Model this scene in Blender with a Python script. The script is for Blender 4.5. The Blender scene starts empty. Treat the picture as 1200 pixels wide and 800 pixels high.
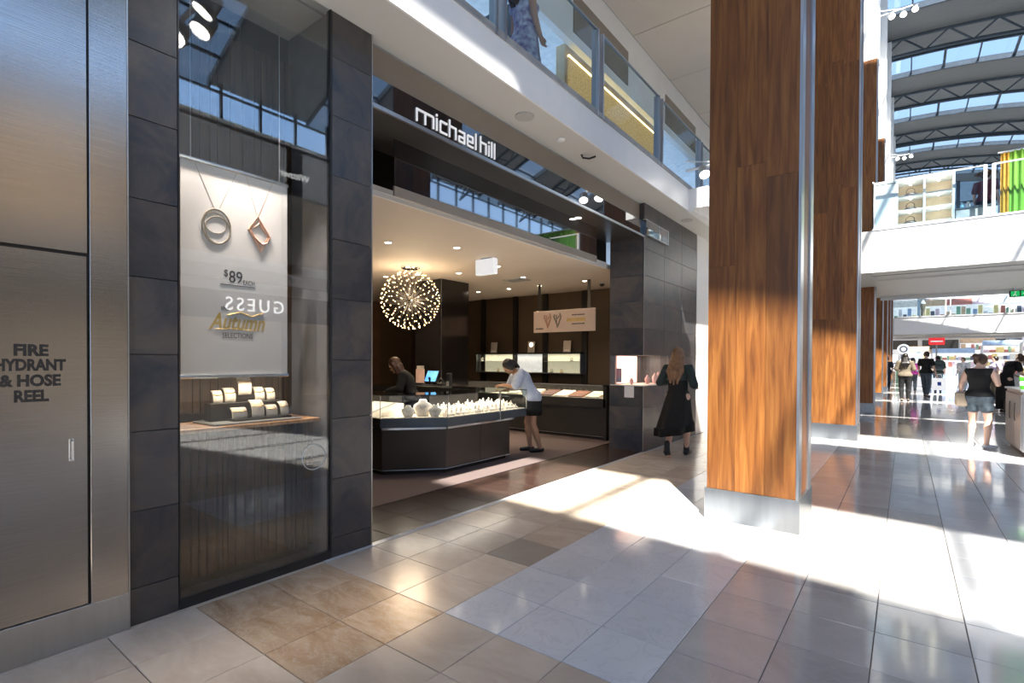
import bpy, bmesh, math, random
import numpy as np
from mathutils import Vector, Matrix
random.seed(7); rng = np.random.default_rng(7)
S = bpy.context.scene
COL = S.collection
PI = math.pi

# ---------------------------------------------------------------- camera
cam_d = bpy.data.cameras.new('camera'); cam = bpy.data.objects.new('camera', cam_d); COL.objects.link(cam)
yaw, pit, rol, FPX = math.radians(37.354), math.radians(-0.630), math.radians(0.236), 603.77
cam_d.sensor_fit = 'HORIZONTAL'; cam_d.sensor_width = 36.0; cam_d.lens = FPX * 36.0 / 1200.0
cam_d.shift_x = 0.0; cam_d.shift_y = 29.94 / 1200.0
cam_d.clip_start = 0.05; cam_d.clip_end = 300
F_ = Vector((-math.sin(yaw) * math.cos(pit), math.cos(yaw) * math.cos(pit), math.sin(pit)))
R0 = Vector((math.cos(yaw), math.sin(yaw), 0)); U0 = R0.cross(F_)
R_ = math.cos(rol) * R0 + math.sin(rol) * U0
U_ = -math.sin(rol) * R0 + math.cos(rol) * U0
CAM = Vector((3.445, 0.0, 1.5))
M = Matrix(((R_.x, U_.x, -F_.x, CAM.x), (R_.y, U_.y, -F_.y, CAM.y), (R_.z, U_.z, -F_.z, CAM.z), (0, 0, 0, 1)))
cam.matrix_world = M
S.camera = cam

# ---------------------------------------------------------------- world, sun, exposure
S.view_settings.view_transform = 'Standard'; S.view_settings.look = 'None'
S.view_settings.gamma = 1.0; S.view_settings.use_curve_mapping = False
S.view_settings.exposure = EXPOSURE = 1.12
SKY = 2.4; SUN = 32.0
w = bpy.data.worlds.new('sky'); S.world = w; w.use_nodes = True
nt = w.node_tree; nt.nodes.clear()
out = nt.nodes.new('ShaderNodeOutputWorld'); bg = nt.nodes.new('ShaderNodeBackground')
tc = nt.nodes.new('ShaderNodeTexCoord'); sp = nt.nodes.new('ShaderNodeSeparateXYZ'); cr = nt.nodes.new('ShaderNodeValToRGB')
nt.links.new(tc.outputs['Generated'], sp.inputs[0]); nt.links.new(sp.outputs['Z'], cr.inputs[0])
cr.color_ramp.elements[0].position = 0.0; cr.color_ramp.elements[0].color = (0.50, 0.70, 0.98, 1)
cr.color_ramp.elements[1].position = 0.7; cr.color_ramp.elements[1].color = (0.20, 0.42, 0.90, 1)
nt.links.new(cr.outputs[0], bg.inputs[0]); bg.inputs[1].default_value = SKY
nt.links.new(bg.outputs[0], out.inputs[0])
sun_d = bpy.data.lights.new('sun', 'SUN'); sun = bpy.data.objects.new('sun', sun_d); COL.objects.link(sun)
sun_d.energy = SUN; sun_d.angle = math.radians(0.6); sun_d.color = (1.0, 0.96, 0.90)
SA, SB = 0.40, 0.600          # ground displacement per metre of height: -x and +y
sun.rotation_euler = Vector((-SA, SB, -1)).to_track_quat('-Z', 'Y').to_euler()
sun.location = (8, -6, 22)

# ---------------------------------------------------------------- helpers
class MB:
    """collects shapes into one mesh"""
    def __init__(s): s.v = []; s.f = []; s.mi = []; s.cur = 0
    def add(s, vs, fs):
        n = len(s.v); s.v.extend([tuple(p) for p in vs]); s.f.extend([tuple(i + n for i in q) for q in fs]); s.mi.extend([s.cur] * len(fs)); return s
    def box(s, x0, x1, y0, y1, z0, z1):
        x0, x1 = min(x0, x1), max(x0, x1); y0, y1 = min(y0, y1), max(y0, y1); z0, z1 = min(z0, z1), max(z0, z1)
        v = [(x0,y0,z0),(x1,y0,z0),(x1,y1,z0),(x0,y1,z0),(x0,y0,z1),(x1,y0,z1),(x1,y1,z1),(x0,y1,z1)]
        return s.add(v, [(0,3,2,1),(4,5,6,7),(0,1,5,4),(1,2,6,5),(2,3,7,6),(3,0,4,7)])
    def cbox(s, x0, x1, y0, y1, z0, z1, c=0.003):
        """box with chamfered edges (26-face style, cheap: chamfer all 12 edges)"""
        bm = bmesh.new(); bmesh.ops.create_cube(bm, size=1)
        for v in bm.verts:
            v.co = Vector(((x0 + x1) / 2 + v.co.x * abs(x1 - x0), (y0 + y1) / 2 + v.co.y * abs(y1 - y0), (z0 + z1) / 2 + v.co.z * abs(z1 - z0)))
        bmesh.ops.bevel(bm, geom=list(bm.edges), offset=c, segments=1, affect='EDGES')
        bm.verts.index_update()
        s.add([v.co[:] for v in bm.verts], [[v.index for v in f.verts] for f in bm.faces]); bm.free(); return s
    def prism(s, pts, z0, z1):
        n = len(pts); v = [(p[0], p[1], z0) for p in pts] + [(p[0], p[1], z1) for p in pts]
        f = [tuple(reversed(range(n))), tuple(range(n, 2 * n))] + [(i, (i + 1) % n, n + (i + 1) % n, n + i) for i in range(n)]
        return s.add(v, f)
    def extr(s, pts3, d):
        """extrude a planar polygon of 3-D points by vector d"""
        n = len(pts3); d = Vector(d); v = [Vector(p) for p in pts3] + [Vector(p) + d for p in pts3]
        return s.add(v, [tuple(reversed(range(n))), tuple(range(n, 2 * n))] + [(i, (i + 1) % n, n + (i + 1) % n, n + i) for i in range(n)])
    def tube(s, pts, r, n=8, caps=True):
        pts = [Vector(p) for p in pts]; rs = r if isinstance(r, (list, tuple)) else [r] * len(pts)
        vs = []; fs = []; prev = None
        for i, p in enumerate(pts):
            t = (pts[min(i + 1, len(pts) - 1)] - pts[max(i - 1, 0)]).normalized()
            if prev is None:
                a = Vector((0, 0, 1)) if abs(t.z) < 0.9 else Vector((1, 0, 0)); u = t.cross(a).normalized()
            else:
                u = (prev - t * prev.dot(t)).normalized()
            prev = u; w_ = t.cross(u)
            for k in range(n):
                an = 2 * PI * k / n; vs.append(p + (u * math.cos(an) + w_ * math.sin(an)) * rs[i])
        for i in range(len(pts) - 1):
            for k in range(n):
                a = i * n + k; b = i * n + (k + 1) % n; fs.append((a, b, b + n, a + n))
        if caps: fs.append(tuple(reversed(range(n)))); fs.append(tuple(range((len(pts) - 1) * n, len(pts) * n)))
        return s.add(vs, fs)
    def lathe(s, prof, c=(0, 0, 0), n=16, sx=1, sy=1, rot=None, caps=True):
        vs = []; fs = []
        for r, z in prof:
            for k in range(n):
                an = 2 * PI * k / n; p = Vector((r * math.cos(an) * sx, r * math.sin(an) * sy, z))
                if rot: p = rot @ p
                vs.append(p + Vector(c))
        m = len(prof)
        for i in range(m - 1):
            for k in range(n):
                a = i * n + k; b = i * n + (k + 1) % n; fs.append((a, b, b + n, a + n))
        if caps: fs.append(tuple(reversed(range(n)))); fs.append(tuple(range((m - 1) * n, m * n)))
        return s.add(vs, fs)
    def sph(s, c, r, n=10, m=6, sc=(1, 1, 1)):
        prof = [(max(1e-4, math.sin(PI * i / m)) * r, -math.cos(PI * i / m) * r * sc[2]) for i in range(m + 1)]
        return s.lathe(prof, c, n, sc[0], sc[1])
    def torus(s, c, R, r, ax='x', n=28, m=6, sy=1.0):
        pts = []
        for i in range(n + 1):
            a = 2 * PI * i / n; u, v_ = math.cos(a) * R, math.sin(a) * R * sy
            p = {'x': (0, u, v_), 'y': (u, 0, v_), 'z': (u, v_, 0)}[ax]; pts.append(Vector(c) + Vector(p))
        return s.tube(pts, r, m, caps=False)

def link(name, me, parent=None, loc=None):
    o = bpy.data.objects.new(name, me); COL.objects.link(o)
    if parent is not None: o.parent = parent
    if loc is not None: o.location = loc
    return o
def wloc(o):
    p = Vector((0, 0, 0))
    while o is not None: p += Vector(o.location); o = o.parent
    return p
def obj(name, mb, m, parent=None, smooth=False, local=False, origin=None):
    """one mesh object. Vertices are in world space unless local."""
    off = Vector((0, 0, 0))
    if parent is not None and not local: off = wloc(parent)
    if parent is None and origin is not None: off = Vector(origin)
    me = bpy.data.meshes.new(name)
    vs = [(p[0] - off.x, p[1] - off.y, p[2] - off.z) for p in mb.v]
    me.from_pydata(vs, [], mb.f); 
    for mm in (m if isinstance(m, (list, tuple)) else [m]): me.materials.append(mm)
    if isinstance(m, (list, tuple)): me.polygons.foreach_set('material_index', mb.mi)
    if smooth: me.polygons.foreach_set('use_smooth', [True] * len(me.polygons)); 
    me.update()
    o = link(name, me, parent)
    if parent is None and origin is not None: o.location = origin
    return o
def tag(o, label=None, cat=None, group=None, kind=None):
    if label: o['label'] = label
    if cat: o['category'] = cat
    if group: o['group'] = group
    if kind: o['kind'] = kind
    return o
def thing(name, loc, label=None, cat=None, group=None, kind=None, rz=0):
    o = bpy.data.objects.new(name, None); COL.objects.link(o); o.location = loc; o.rotation_euler = (0, 0, rz)
    o.empty_display_size = 0.1
    return tag(o, label, cat, group, kind)
def copy_tree(o, parent=None):
    c = o.copy(); COL.objects.link(c)
    if parent is not None: c.parent = parent
    for ch in [x for x in ALLCH(o)]: copy_tree(ch, c)
    return c
def ALLCH(o): return [x for x in bpy.data.objects if x.parent == o]
def text_into(mb, s, size, place, extrude=0.002, bold=0.0, shear=0.0, spacing=1.0, width=None, align='CENTER'):
    """append text outlines; place(u, v, w) -> world point, u along reading, v up, w out of the face"""
    cu = bpy.data.curves.new('t', 'FONT'); cu.body = s; cu.size = size; cu.extrude = extrude; cu.offset = bold; cu.shear = shear
    cu.space_character = spacing; cu.align_x = align; cu.align_y = 'CENTER'; cu.resolution_u = 3
    o = bpy.data.objects.new('t', cu); COL.objects.link(o)
    me = bpy.data.meshes.new_from_object(o.evaluated_get(bpy.context.evaluated_depsgraph_get()))
    vs = [v.co.copy() for v in me.vertices]; fs = [tuple(p.vertices) for p in me.polygons]
    bpy.data.objects.remove(o); bpy.data.curves.remove(cu); bpy.data.meshes.remove(me)
    k = 1.0
    if width and vs:
        w_ = max(v.x for v in vs) - min(v.x for v in vs); k = width / w_
    mb.add([place(v.x * k, v.y, v.z) for v in vs], fs)
    return mb

# ---------------------------------------------------------------- materials
MATS = {}
def nmat(name):
    m = bpy.data.materials.new(name); m.use_nodes = True; t = m.node_tree; t.nodes.clear()
    o = t.nodes.new('ShaderNodeOutputMaterial'); return m, t, o
def N(t, typ, **kw):
    n = t.nodes.new(typ)
    for k, v in kw.items():
        if k.startswith('i_'):
            key = k[2:]; n.inputs[int(key) if key.isdigit() else key.replace('_', ' ')].default_value = v
        else: setattr(n, k, v)
    return n
def ramp(t, stops):
    r = N(t, 'ShaderNodeValToRGB'); e = r.color_ramp.elements
    while len(e) < len(stops): e.new(0.5)
    for i, (p, c) in enumerate(stops): e[i].position = p; e[i].color = (*c, 1)
    return r
def pm(name, col, rough=0.5, metal=0.0, var=0.08, scale=6.0, bump=0.0, stretch=(1, 1, 1), emis=None, spec=0.5, col2=None, detail=4.0, rvar=0.0, rnd=0.0, coat=0.0, sheen=0.0, aniso=0.0):
    """principled material with a world-space noise varying the colour between two tones"""
    m, t, o = nmat(name); b = N(t, 'ShaderNodeBsdfPrincipled'); t.links.new(b.outputs[0], o.inputs[0])
    b.inputs['Roughness'].default_value = rough; b.inputs['Metallic'].default_value = metal; b.inputs['Specular IOR Level'].default_value = spec
    if coat: b.inputs['Coat Weight'].default_value = coat; b.inputs['Coat Roughness'].default_value = 0.1
    if sheen: b.inputs['Sheen Weight'].default_value = sheen
    g = N(t, 'ShaderNodeNewGeometry'); mp = N(t, 'ShaderNodeMapping'); mp.inputs['Scale'].default_value = stretch
    t.links.new(g.outputs['Position'], mp.inputs[0])
    n = N(t, 'ShaderNodeTexNoise'); n.inputs['Scale'].default_value = scale; n.inputs['Detail'].default_value = detail
    t.links.new(mp.outputs[0], n.inputs['Vector'])
    c2 = col2 if col2 else tuple(min(1, c * (1 + var * 2)) for c in col); c1 = col if col2 else tuple(c * (1 - var * 2) for c in col)
    r = ramp(t, [(0.3, c1), (0.7, c2)]); t.links.new(n.outputs['Fac'], r.inputs[0])
    last = r.outputs[0]
    if rnd:
        oi = N(t, 'ShaderNodeObjectInfo'); hs = N(t, 'ShaderNodeHueSaturation'); mr = N(t, 'ShaderNodeMapRange')
        mr.inputs['To Min'].default_value = 1 - rnd; mr.inputs['To Max'].default_value = 1 + rnd
        t.links.new(oi.outputs['Random'], mr.inputs[0]); t.links.new(mr.outputs[0], hs.inputs['Value']); t.links.new(last, hs.inputs['Color']); last = hs.outputs[0]
    t.links.new(last, b.inputs['Base Color'])
    if rvar:
        mr = N(t, 'ShaderNodeMapRange'); mr.inputs['To Min'].default_value = rough - rvar; mr.inputs['To Max'].default_value = rough + rvar
        t.links.new(n.outputs['Fac'], mr.inputs[0]); t.links.new(mr.outputs[0], b.inputs['Roughness'])
    if bump:
        bp = N(t, 'ShaderNodeBump'); bp.inputs['Strength'].default_value = bump; bp.inputs['Distance'].default_value = 0.01
        t.links.new(n.outputs['Fac'], bp.inputs['Height']); t.links.new(bp.outputs[0], b.inputs['Normal'])
    if emis:
        b.inputs['Emission Color'].default_value = (*emis[0], 1); b.inputs['Emission Strength'].default_value = emis[1]
    if aniso:
        b.inputs['Anisotropic'].default_value = aniso
    return m
def glass(name, tint=(0.9, 0.95, 0.95), ior=1.5, rough=0.0, mul=1.0):
    """thin pane: what is behind it shows through, with a mirror reflection on top by Fresnel"""
    m, t, o = nmat(name); tr = N(t, 'ShaderNodeBsdfTransparent'); tr.inputs[0].default_value = (*tint, 1)
    gl = N(t, 'ShaderNodeBsdfGlossy'); gl.inputs['Roughness'].default_value = rough
    lw = N(t, 'ShaderNodeLayerWeight'); lw.inputs[0].default_value = 0.5; f0 = ((ior - 1) / (ior + 1)) ** 2
    pw = N(t, 'ShaderNodeMath', operation='POWER'); pw.inputs[1].default_value = 5.0; t.links.new(lw.outputs['Facing'], pw.inputs[0])
    mu = N(t, 'ShaderNodeMath', operation='MULTIPLY_ADD', use_clamp=True); mu.inputs[1].default_value = (1 - f0) * mul; mu.inputs[2].default_value = f0 * mul; t.links.new(pw.outputs[0], mu.inputs[0])
    mx = N(t, 'ShaderNodeMixShader'); t.links.new(mu.outputs[0], mx.inputs[0]); t.links.new(tr.outputs[0], mx.inputs[1]); t.links.new(gl.outputs[0], mx.inputs[2])
    t.links.new(mx.outputs[0], o.inputs[0]); return m
def emit(name, col, st, col2=None, scale=5):
    m, t, o = nmat(name); e = N(t, 'ShaderNodeEmission'); e.inputs[1].default_value = st
    if col2:
        g = N(t, 'ShaderNodeNewGeometry'); n = N(t, 'ShaderNodeTexNoise'); n.inputs['Scale'].default_value = scale; t.links.new(g.outputs['Position'], n.inputs['Vector'])
        r = ramp(t, [(0.35, col), (0.65, col2)]); t.links.new(n.outputs['Fac'], r.inputs[0]); t.links.new(r.outputs[0], e.inputs[0])
    else: e.inputs[0].default_value = (*col, 1)
    t.links.new(e.outputs[0], o.inputs[0]); return m

def wood(name, c1, c2, c3, rough=0.35):
    m, t, o = nmat(name); b = N(t, 'ShaderNodeBsdfPrincipled'); t.links.new(b.outputs[0], o.inputs[0])
    g = N(t, 'ShaderNodeNewGeometry'); oi = N(t, 'ShaderNodeObjectInfo')
    ad = N(t, 'ShaderNodeVectorMath', operation='ADD'); sc = N(t, 'ShaderNodeVectorMath', operation='SCALE')
    cmb = N(t, 'ShaderNodeCombineXYZ'); t.links.new(oi.outputs['Random'], cmb.inputs[0]); t.links.new(oi.outputs['Random'], cmb.inputs[2])
    t.links.new(cmb.outputs[0], sc.inputs[0]); sc.inputs['Scale'].default_value = 31.0
    t.links.new(g.outputs['Position'], ad.inputs[0]); t.links.new(sc.outputs[0], ad.inputs[1])
    mp = N(t, 'ShaderNodeMapping'); mp.inputs['Scale'].default_value = (1, 1, 0.07); t.links.new(ad.outputs[0], mp.inputs[0])
    n1 = N(t, 'ShaderNodeTexNoise'); n1.inputs['Scale'].default_value = 22; n1.inputs['Detail'].default_value = 6; n1.inputs['Distortion'].default_value = 0.6
    t.links.new(mp.outputs[0], n1.inputs['Vector'])
    mp2 = N(t, 'ShaderNodeMapping'); mp2.inputs['Scale'].default_value = (1, 1, 0.02); t.links.new(ad.outputs[0], mp2.inputs[0])
    n2 = N(t, 'ShaderNodeTexNoise'); n2.inputs['Scale'].default_value = 140; n2.inputs['Detail'].default_value = 2; t.links.new(mp2.outputs[0], n2.inputs['Vector'])
    mxf = N(t, 'ShaderNodeMath', operation='MULTIPLY_ADD'); t.links.new(n2.outputs['Fac'], mxf.inputs[0]); mxf.inputs[1].default_value = 0.25; t.links.new(n1.outputs['Fac'], mxf.inputs[2])
    r = ramp(t, [(0.42, c1), (0.62, c2), (0.85, c3)]); t.links.new(mxf.outputs[0], r.inputs[0])
    hs = N(t, 'ShaderNodeHueSaturation'); mr = N(t, 'ShaderNodeMapRange'); mr.inputs['To Min'].default_value = 0.72; mr.inputs['To Max'].default_value = 1.2
    t.links.new(oi.outputs['Random'], mr.inputs[0]); t.links.new(mr.outputs[0], hs.inputs['Value']); t.links.new(r.outputs[0], hs.inputs['Color'])
    t.links.new(hs.outputs[0], b.inputs['Base Color']); b.inputs['Roughness'].default_value = rough
    return m
def stone(name, c1, c2, vein, rough=0.15, scale=2.2, stretch=(1, 1, 1), rnd=0.05, veinw=0.5, rr=0.0):
    m, t, o = nmat(name); b = N(t, 'ShaderNodeBsdfPrincipled'); t.links.new(b.outputs[0], o.inputs[0])
    g = N(t, 'ShaderNodeNewGeometry'); oi = N(t, 'ShaderNodeObjectInfo')
    cmb = N(t, 'ShaderNodeCombineXYZ'); 
    for k in range(3): t.links.new(oi.outputs['Random'], cmb.inputs[k])
    sc = N(t, 'ShaderNodeVectorMath', operation='SCALE'); sc.inputs['Scale'].default_value = 23.0; t.links.new(cmb.outputs[0], sc.inputs[0])
    ad = N(t, 'ShaderNodeVectorMath', operation='ADD'); t.links.new(g.outputs['Position'], ad.inputs[0]); t.links.new(sc.outputs[0], ad.inputs[1])
    mp = N(t, 'ShaderNodeMapping'); mp.inputs['Scale'].default_value = stretch; t.links.new(ad.outputs[0], mp.inputs[0])
    n = N(t, 'ShaderNodeTexNoise'); n.inputs['Scale'].default_value = scale; n.inputs['Detail'].default_value = 8; n.inputs['Roughness'].default_value = 0.62; n.inputs['Distortion'].default_value = 0.8
    t.links.new(mp.outputs[0], n.inputs['Vector'])
    r = ramp(t, [(0.32, c1), (0.68, c2)]); t.links.new(n.outputs['Fac'], r.inputs[0])
    n2 = N(t, 'ShaderNodeTexNoise'); n2.inputs['Scale'].default_value = scale * 2.3; n2.inputs['Detail'].default_value = 5; n2.inputs['Distortion'].default_value = 2.0
    t.links.new(mp.outputs[0], n2.inputs['Vector'])
    rv = ramp(t, [(0.47, (0, 0, 0)), (0.5, (veinw,) * 3), (0.53, (0, 0, 0))]); t.links.new(n2.outputs['Fac'], rv.inputs[0])
    mx = N(t, 'ShaderNodeMix', data_type='RGBA'); t.links.new(rv.outputs[0], mx.inputs['Factor']); t.links.new(r.outputs[0], mx.inputs['A']); mx.inputs['B'].default_value = (*vein, 1)
    hs = N(t, 'ShaderNodeHueSaturation'); mr = N(t, 'ShaderNodeMapRange'); mr.inputs['To Min'].default_value = 1 - rnd; mr.inputs['To Max'].default_value = 1 + rnd
    t.links.new(oi.outputs['Random'], mr.inputs[0]); t.links.new(mr.outputs[0], hs.inputs['Value']); t.links.new(mx.outputs['Result'], hs.inputs['Color'])
    t.links.new(hs.outputs[0], b.inputs['Base Color']); b.inputs['Roughness'].default_value = rough
    if rr:
        m2 = N(t, 'ShaderNodeMapRange'); m2.inputs['To Min'].default_value = rough - rr; m2.inputs['To Max'].default_value = rough + rr; t.links.new(n.outputs['Fac'], m2.inputs[0]); t.links.new(m2.outputs[0], b.inputs['Roughness'])
    return m

m_steel = pm('brushed_steel', (0.42, 0.405, 0.39), 0.19, 1.0, var=0.03, scale=3, stretch=(1, 1, 60), bump=0.02, aniso=0.0)
m_steel2 = pm('satin_steel', (0.50, 0.52, 0.54), 0.33, 1.0, var=0.03, scale=20, stretch=(1, 1, 0.1))
m_base = pm('column_base_steel', (0.34, 0.36, 0.38), 0.30, 1.0, var=0.03, scale=20, stretch=(1, 1, 0.1))
m_chrome = pm('chrome', (0.8, 0.8, 0.8), 0.12, 1.0, var=0.02)
m_black = pm('black_paint', (0.012, 0.012, 0.013), 0.4, var=0.1)
m_frame = pm('dark_frame', (0.03, 0.03, 0.032), 0.35, 0.3)
m_slate = stone('slate', (0.026, 0.034, 0.050), (0.105, 0.090, 0.080), (0.13, 0.09, 0.06), 0.34, 2.6, rnd=0.18, veinw=0.15, rr=0.08)
m_grout = pm('grout', (0.13, 0.13, 0.14), 0.8)
m_fgrout = pm('floor_grout', (0.10, 0.09, 0.08), 0.8)
m_trav = stone('travertine', (0.46, 0.29, 0.16), (0.76, 0.58, 0.41), (0.72, 0.62, 0.50), 0.20, 2.6, (1, 2.2, 1), rnd=0.12)
m_beige = stone('beige_limestone', (0.60, 0.48, 0.37), (0.75, 0.64, 0.52), (0.68, 0.62, 0.55), 0.16, 2.4, (1, 1.8, 1), rnd=0.12, veinw=0.3)
m_brownt = stone('brown_limestone', (0.40, 0.34, 0.28), (0.44, 0.38, 0.31), (0.45, 0.40, 0.34), 0.2, 4, rnd=0.03, veinw=0.1)
m_white = stone('white_marble', (0.74, 0.75, 0.77), (0.82, 0.82, 0.83), (0.58, 0.58, 0.60), 0.11, 1.6, rnd=0.05, veinw=0.35)
m_greyt = stone('grey_limestone', (0.47, 0.45, 0.43), (0.58, 0.55, 0.53), (0.62, 0.60, 0.58), 0.09, 1.8, rnd=0.10, veinw=0.3)
m_whitet = stone('pale_stone', (0.60, 0.61, 0.63), (0.70, 0.70, 0.71), (0.55, 0.56, 0.58), 0.08, 1.5, rnd=0.04, veinw=0.2)
m_dtile = stone('dark_timber_tile', (0.022, 0.012, 0.010), (0.065, 0.036, 0.028), (0.08, 0.05, 0.04), 0.22, 3.0, (0.6, 5, 1), rnd=0.25, veinw=0.2)
m_carpet = pm('carpet', (0.13, 0.095, 0.09), 0.95, var=0.12, scale=160, bump=0.4)
m_plaster = pm('white_plaster', (0.80, 0.79, 0.77), 0.6, var=0.01, scale=2)
m_soffit = pm('white_soffit_paint', (0.60, 0.60, 0.58), 0.45, var=0.01, scale=1.5)
m_ceilw = pm('warm_white_ceiling', (0.68, 0.60, 0.52), 0.7, var=0.01, scale=2)
m_bulk = pm('taupe_bulkhead', (0.26, 0.22, 0.18), 0.45, var=0.04, scale=1.2)
m_bronze = pm('dark_bronze_panel', (0.075, 0.070, 0.066), 0.32, 0.35, var=0.05, scale=1.5)
m_signgl = pm('black_sign_glass', (0.010, 0.011, 0.014), 0.03, 0.0, spec=1.0, var=0.02, coat=1.0)
m_signgl.node_tree.nodes['Principled BSDF'].inputs['Coat Roughness'].default_value = 0.02
m_letter = pm('white_letters', (0.85, 0.85, 0.85), 0.4, var=0.01, emis=((1, 1, 1), 0.15))
m_brownwall = pm('brown_wall_panel', (0.080, 0.050, 0.026), 0.6, var=0.06, scale=1.0)
m_darkwall = pm('dark_wall_strip', (0.010, 0.008, 0.007), 0.4, var=0.05)
m_cab = pm('charcoal_cabinet', (0.030, 0.027, 0.025), 0.38, var=0.06, scale=2)
m_cab2 = pm('dark_bronze_base', (0.055, 0.046, 0.040), 0.35, 0.2, var=0.06, scale=2)
m_band = pm('steel_grey_band', (0.10, 0.125, 0.15), 0.3, 0.5, var=0.04)
m_cream = pm('cream_display', (0.82, 0.76, 0.68), 0.7, var=0.03, scale=30)
m_tray = pm('cream_tray', (0.78, 0.70, 0.58), 0.8, var=0.06, scale=20)
m_gold = pm('gold', (0.95, 0.68, 0.35), 0.2, 1.0, var=0.03)
m_silver = pm('silver_print', (0.30, 0.26, 0.20), 0.35, 0.3, var=0.08, scale=30)
m_rose = pm('rose_gold_print', (0.62, 0.33, 0.22), 0.35, 0.3, var=0.08, scale=30)
m_banner = pm('banner_cloth', (0.78, 0.75, 0.73), 0.55, var=0.02, scale=2)
m_ink = pm('grey_ink', (0.035, 0.032, 0.03), 0.6)
m_goldink = pm('gold_ink', (0.62, 0.42, 0.12), 0.4, 0.2)
m_glass = glass('clear_glass', (0.93, 0.96, 0.96), 1.5)
m_wglass = glass('shop_window_glass', (0.86, 0.88, 0.88), 1.8, mul=1.2)
m_bglass = glass('balustrade_glass', (0.84, 0.91, 0.94), 1.5, mul=0.3)
m_skyglass = glass('skylight_glass', (0.30, 0.30, 0.29), 1.45)
m_clear = glass('clear_entrance_glass', (0.93, 0.96, 0.97), 1.45)
m_tint = glass('added_window_glass', (0.60, 0.60, 0.60), 1.45)
m_wood = wood('red_timber', (0.115, 0.036, 0.007), (0.205, 0.072, 0.014), (0.30, 0.122, 0.028), 0.42)
m_roof = pm('grey_roof_lining', (0.17, 0.18, 0.19), 0.6, var=0.03, scale=1, stretch=(1, 12, 1))
m_roofsteel = pm('dark_roof_steel', (0.05, 0.07, 0.095), 0.4, 0.4)
m_whitemetal = pm('white_painted_metal', (0.80, 0.81, 0.82), 0.35, var=0.01)
m_grey = pm('grey_paint', (0.30, 0.31, 0.32), 0.5)
m_lamp = emit('lamp_lens', (1.0, 0.86, 0.66), 14)
m_lampw = emit('spot_lens', (1.0, 0.95, 0.88), 9)
# ================================================================ THE SETTING
def st(name, mb, m, kind='structure', **k):
    o = obj(name, mb, m, **k); o['kind'] = kind; return o
DX, DY, X0, Y0 = 0.411, 0.4375, 0.035, 0.44
floor = st('floor', MB().box(-0.9, 14, -12, 62, -0.12, -0.006).box(-9, -0.9, -12, 2.4, -0.12, -0.006).box(-9, -0.9, 10.6, 62, -0.12, -0.006), m_fgrout)
def tile_mesh(name, sx, sy, th=0.014, c=0.0022):
    v = []
    for z, i in ((-th, 0), (-c, 0), (0, c)):
        v += [(-sx/2+i, -sy/2+i, z), (sx/2-i, -sy/2+i, z), (sx/2-i, sy/2-i, z), (-sx/2+i, sy/2-i, z)]
    f = [(8, 9, 10, 11)]
    for b in (0, 4):
        for k in range(4): f.append((b + k, b + (k + 1) % 4, b + 4 + (k + 1) % 4, b + 4 + k))
    me = bpy.data.meshes.new(name); me.from_pydata(v, [], f); return me
def project(P):
    q = Vector(P) - CAM; d = q.dot(F_)
    if d < 0.05: return None
    return 600 + FPX * q.dot(R_) / d, 400 + 29.94 - FPX * q.dot(U_) / d
def kind_of(i, j):
    if i >= 9: return 'w2'
    if i >= 6: return 'g'
    if i >= 3: return 'w' if j >= 4 else 'b'
    if j < 4:
        return 't' if j >= 2 else 'b'
    if (i, j) == (2, 6): return 'br'
    return 'b'
mats = dict(t=m_trav, b=m_beige, br=m_brownt, w=m_white, g=m_greyt, w2=m_whitet)
tm = {}
for k, mm in mats.items():
    tm[k] = tile_mesh('floor_tile_' + k, DX - 0.004, DY - 0.004); tm[k].materials.append(mm)
cand = []
for j in range(-8, 142):
    for i in range(0, 34):
        cx, cy = X0 + DX * (i + 0.5), Y0 + DY * (j + 0.5)
        pr = project((cx, cy, 0)); a = 0
        c = [project((cx + sx * DX / 2, cy + sy * DY / 2, 0)) for sx, sy in ((-1, -1), (1, -1), (1, 1), (-1, 1))]
        if pr and all(c) and -25 < pr[0] < 1225 and pr[1] < 830:
            a = abs(sum(c[n][0] * c[(n + 1) % 4][1] - c[(n + 1) % 4][0] * c[n][1] for n in range(4))) / 2
        cand.append((a, i, j, cx, cy))
cand.sort(reverse=True)
rest = {k: MB() for k in mats}
for n, (a, i, j, cx, cy) in enumerate(cand):
    k = kind_of(i, j)
    if n < 292 and a > 0:
        link('floor_tile', tm[k], floor, (cx, cy, 0))
    else:
        sx, sy, g = DX / 2 - 0.002, DY / 2 - 0.002, 0.006
        rest[k].add([(cx-sx, cy-sy, 0), (cx+sx, cy-sy, 0), (cx+sx, cy+sy, 0), (cx-sx, cy+sy, 0), (cx-sx, cy-sy, -g), (cx+sx, cy-sy, -g), (cx+sx, cy+sy, -g), (cx-sx, cy+sy, -g)],
                    [(0, 1, 2, 3), (4, 5, 1, 0), (5, 6, 2, 1), (6, 7, 3, 2), (7, 4, 0, 3)])
for k in mats:
    if rest[k].v: obj('distant_floor_tiles', rest[k], mats[k], floor)['kind'] = 'stuff'
obj('edge_strip', MB().box(-0.03, X0 - 0.003, 2.2, 10.8, -0.01, 0.003), m_whitet, floor)
obj('edge_strip', MB().box(0.0, X0 - 0.003, -3, 2.19, -0.01, 0.0), m_beige, floor)
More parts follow.
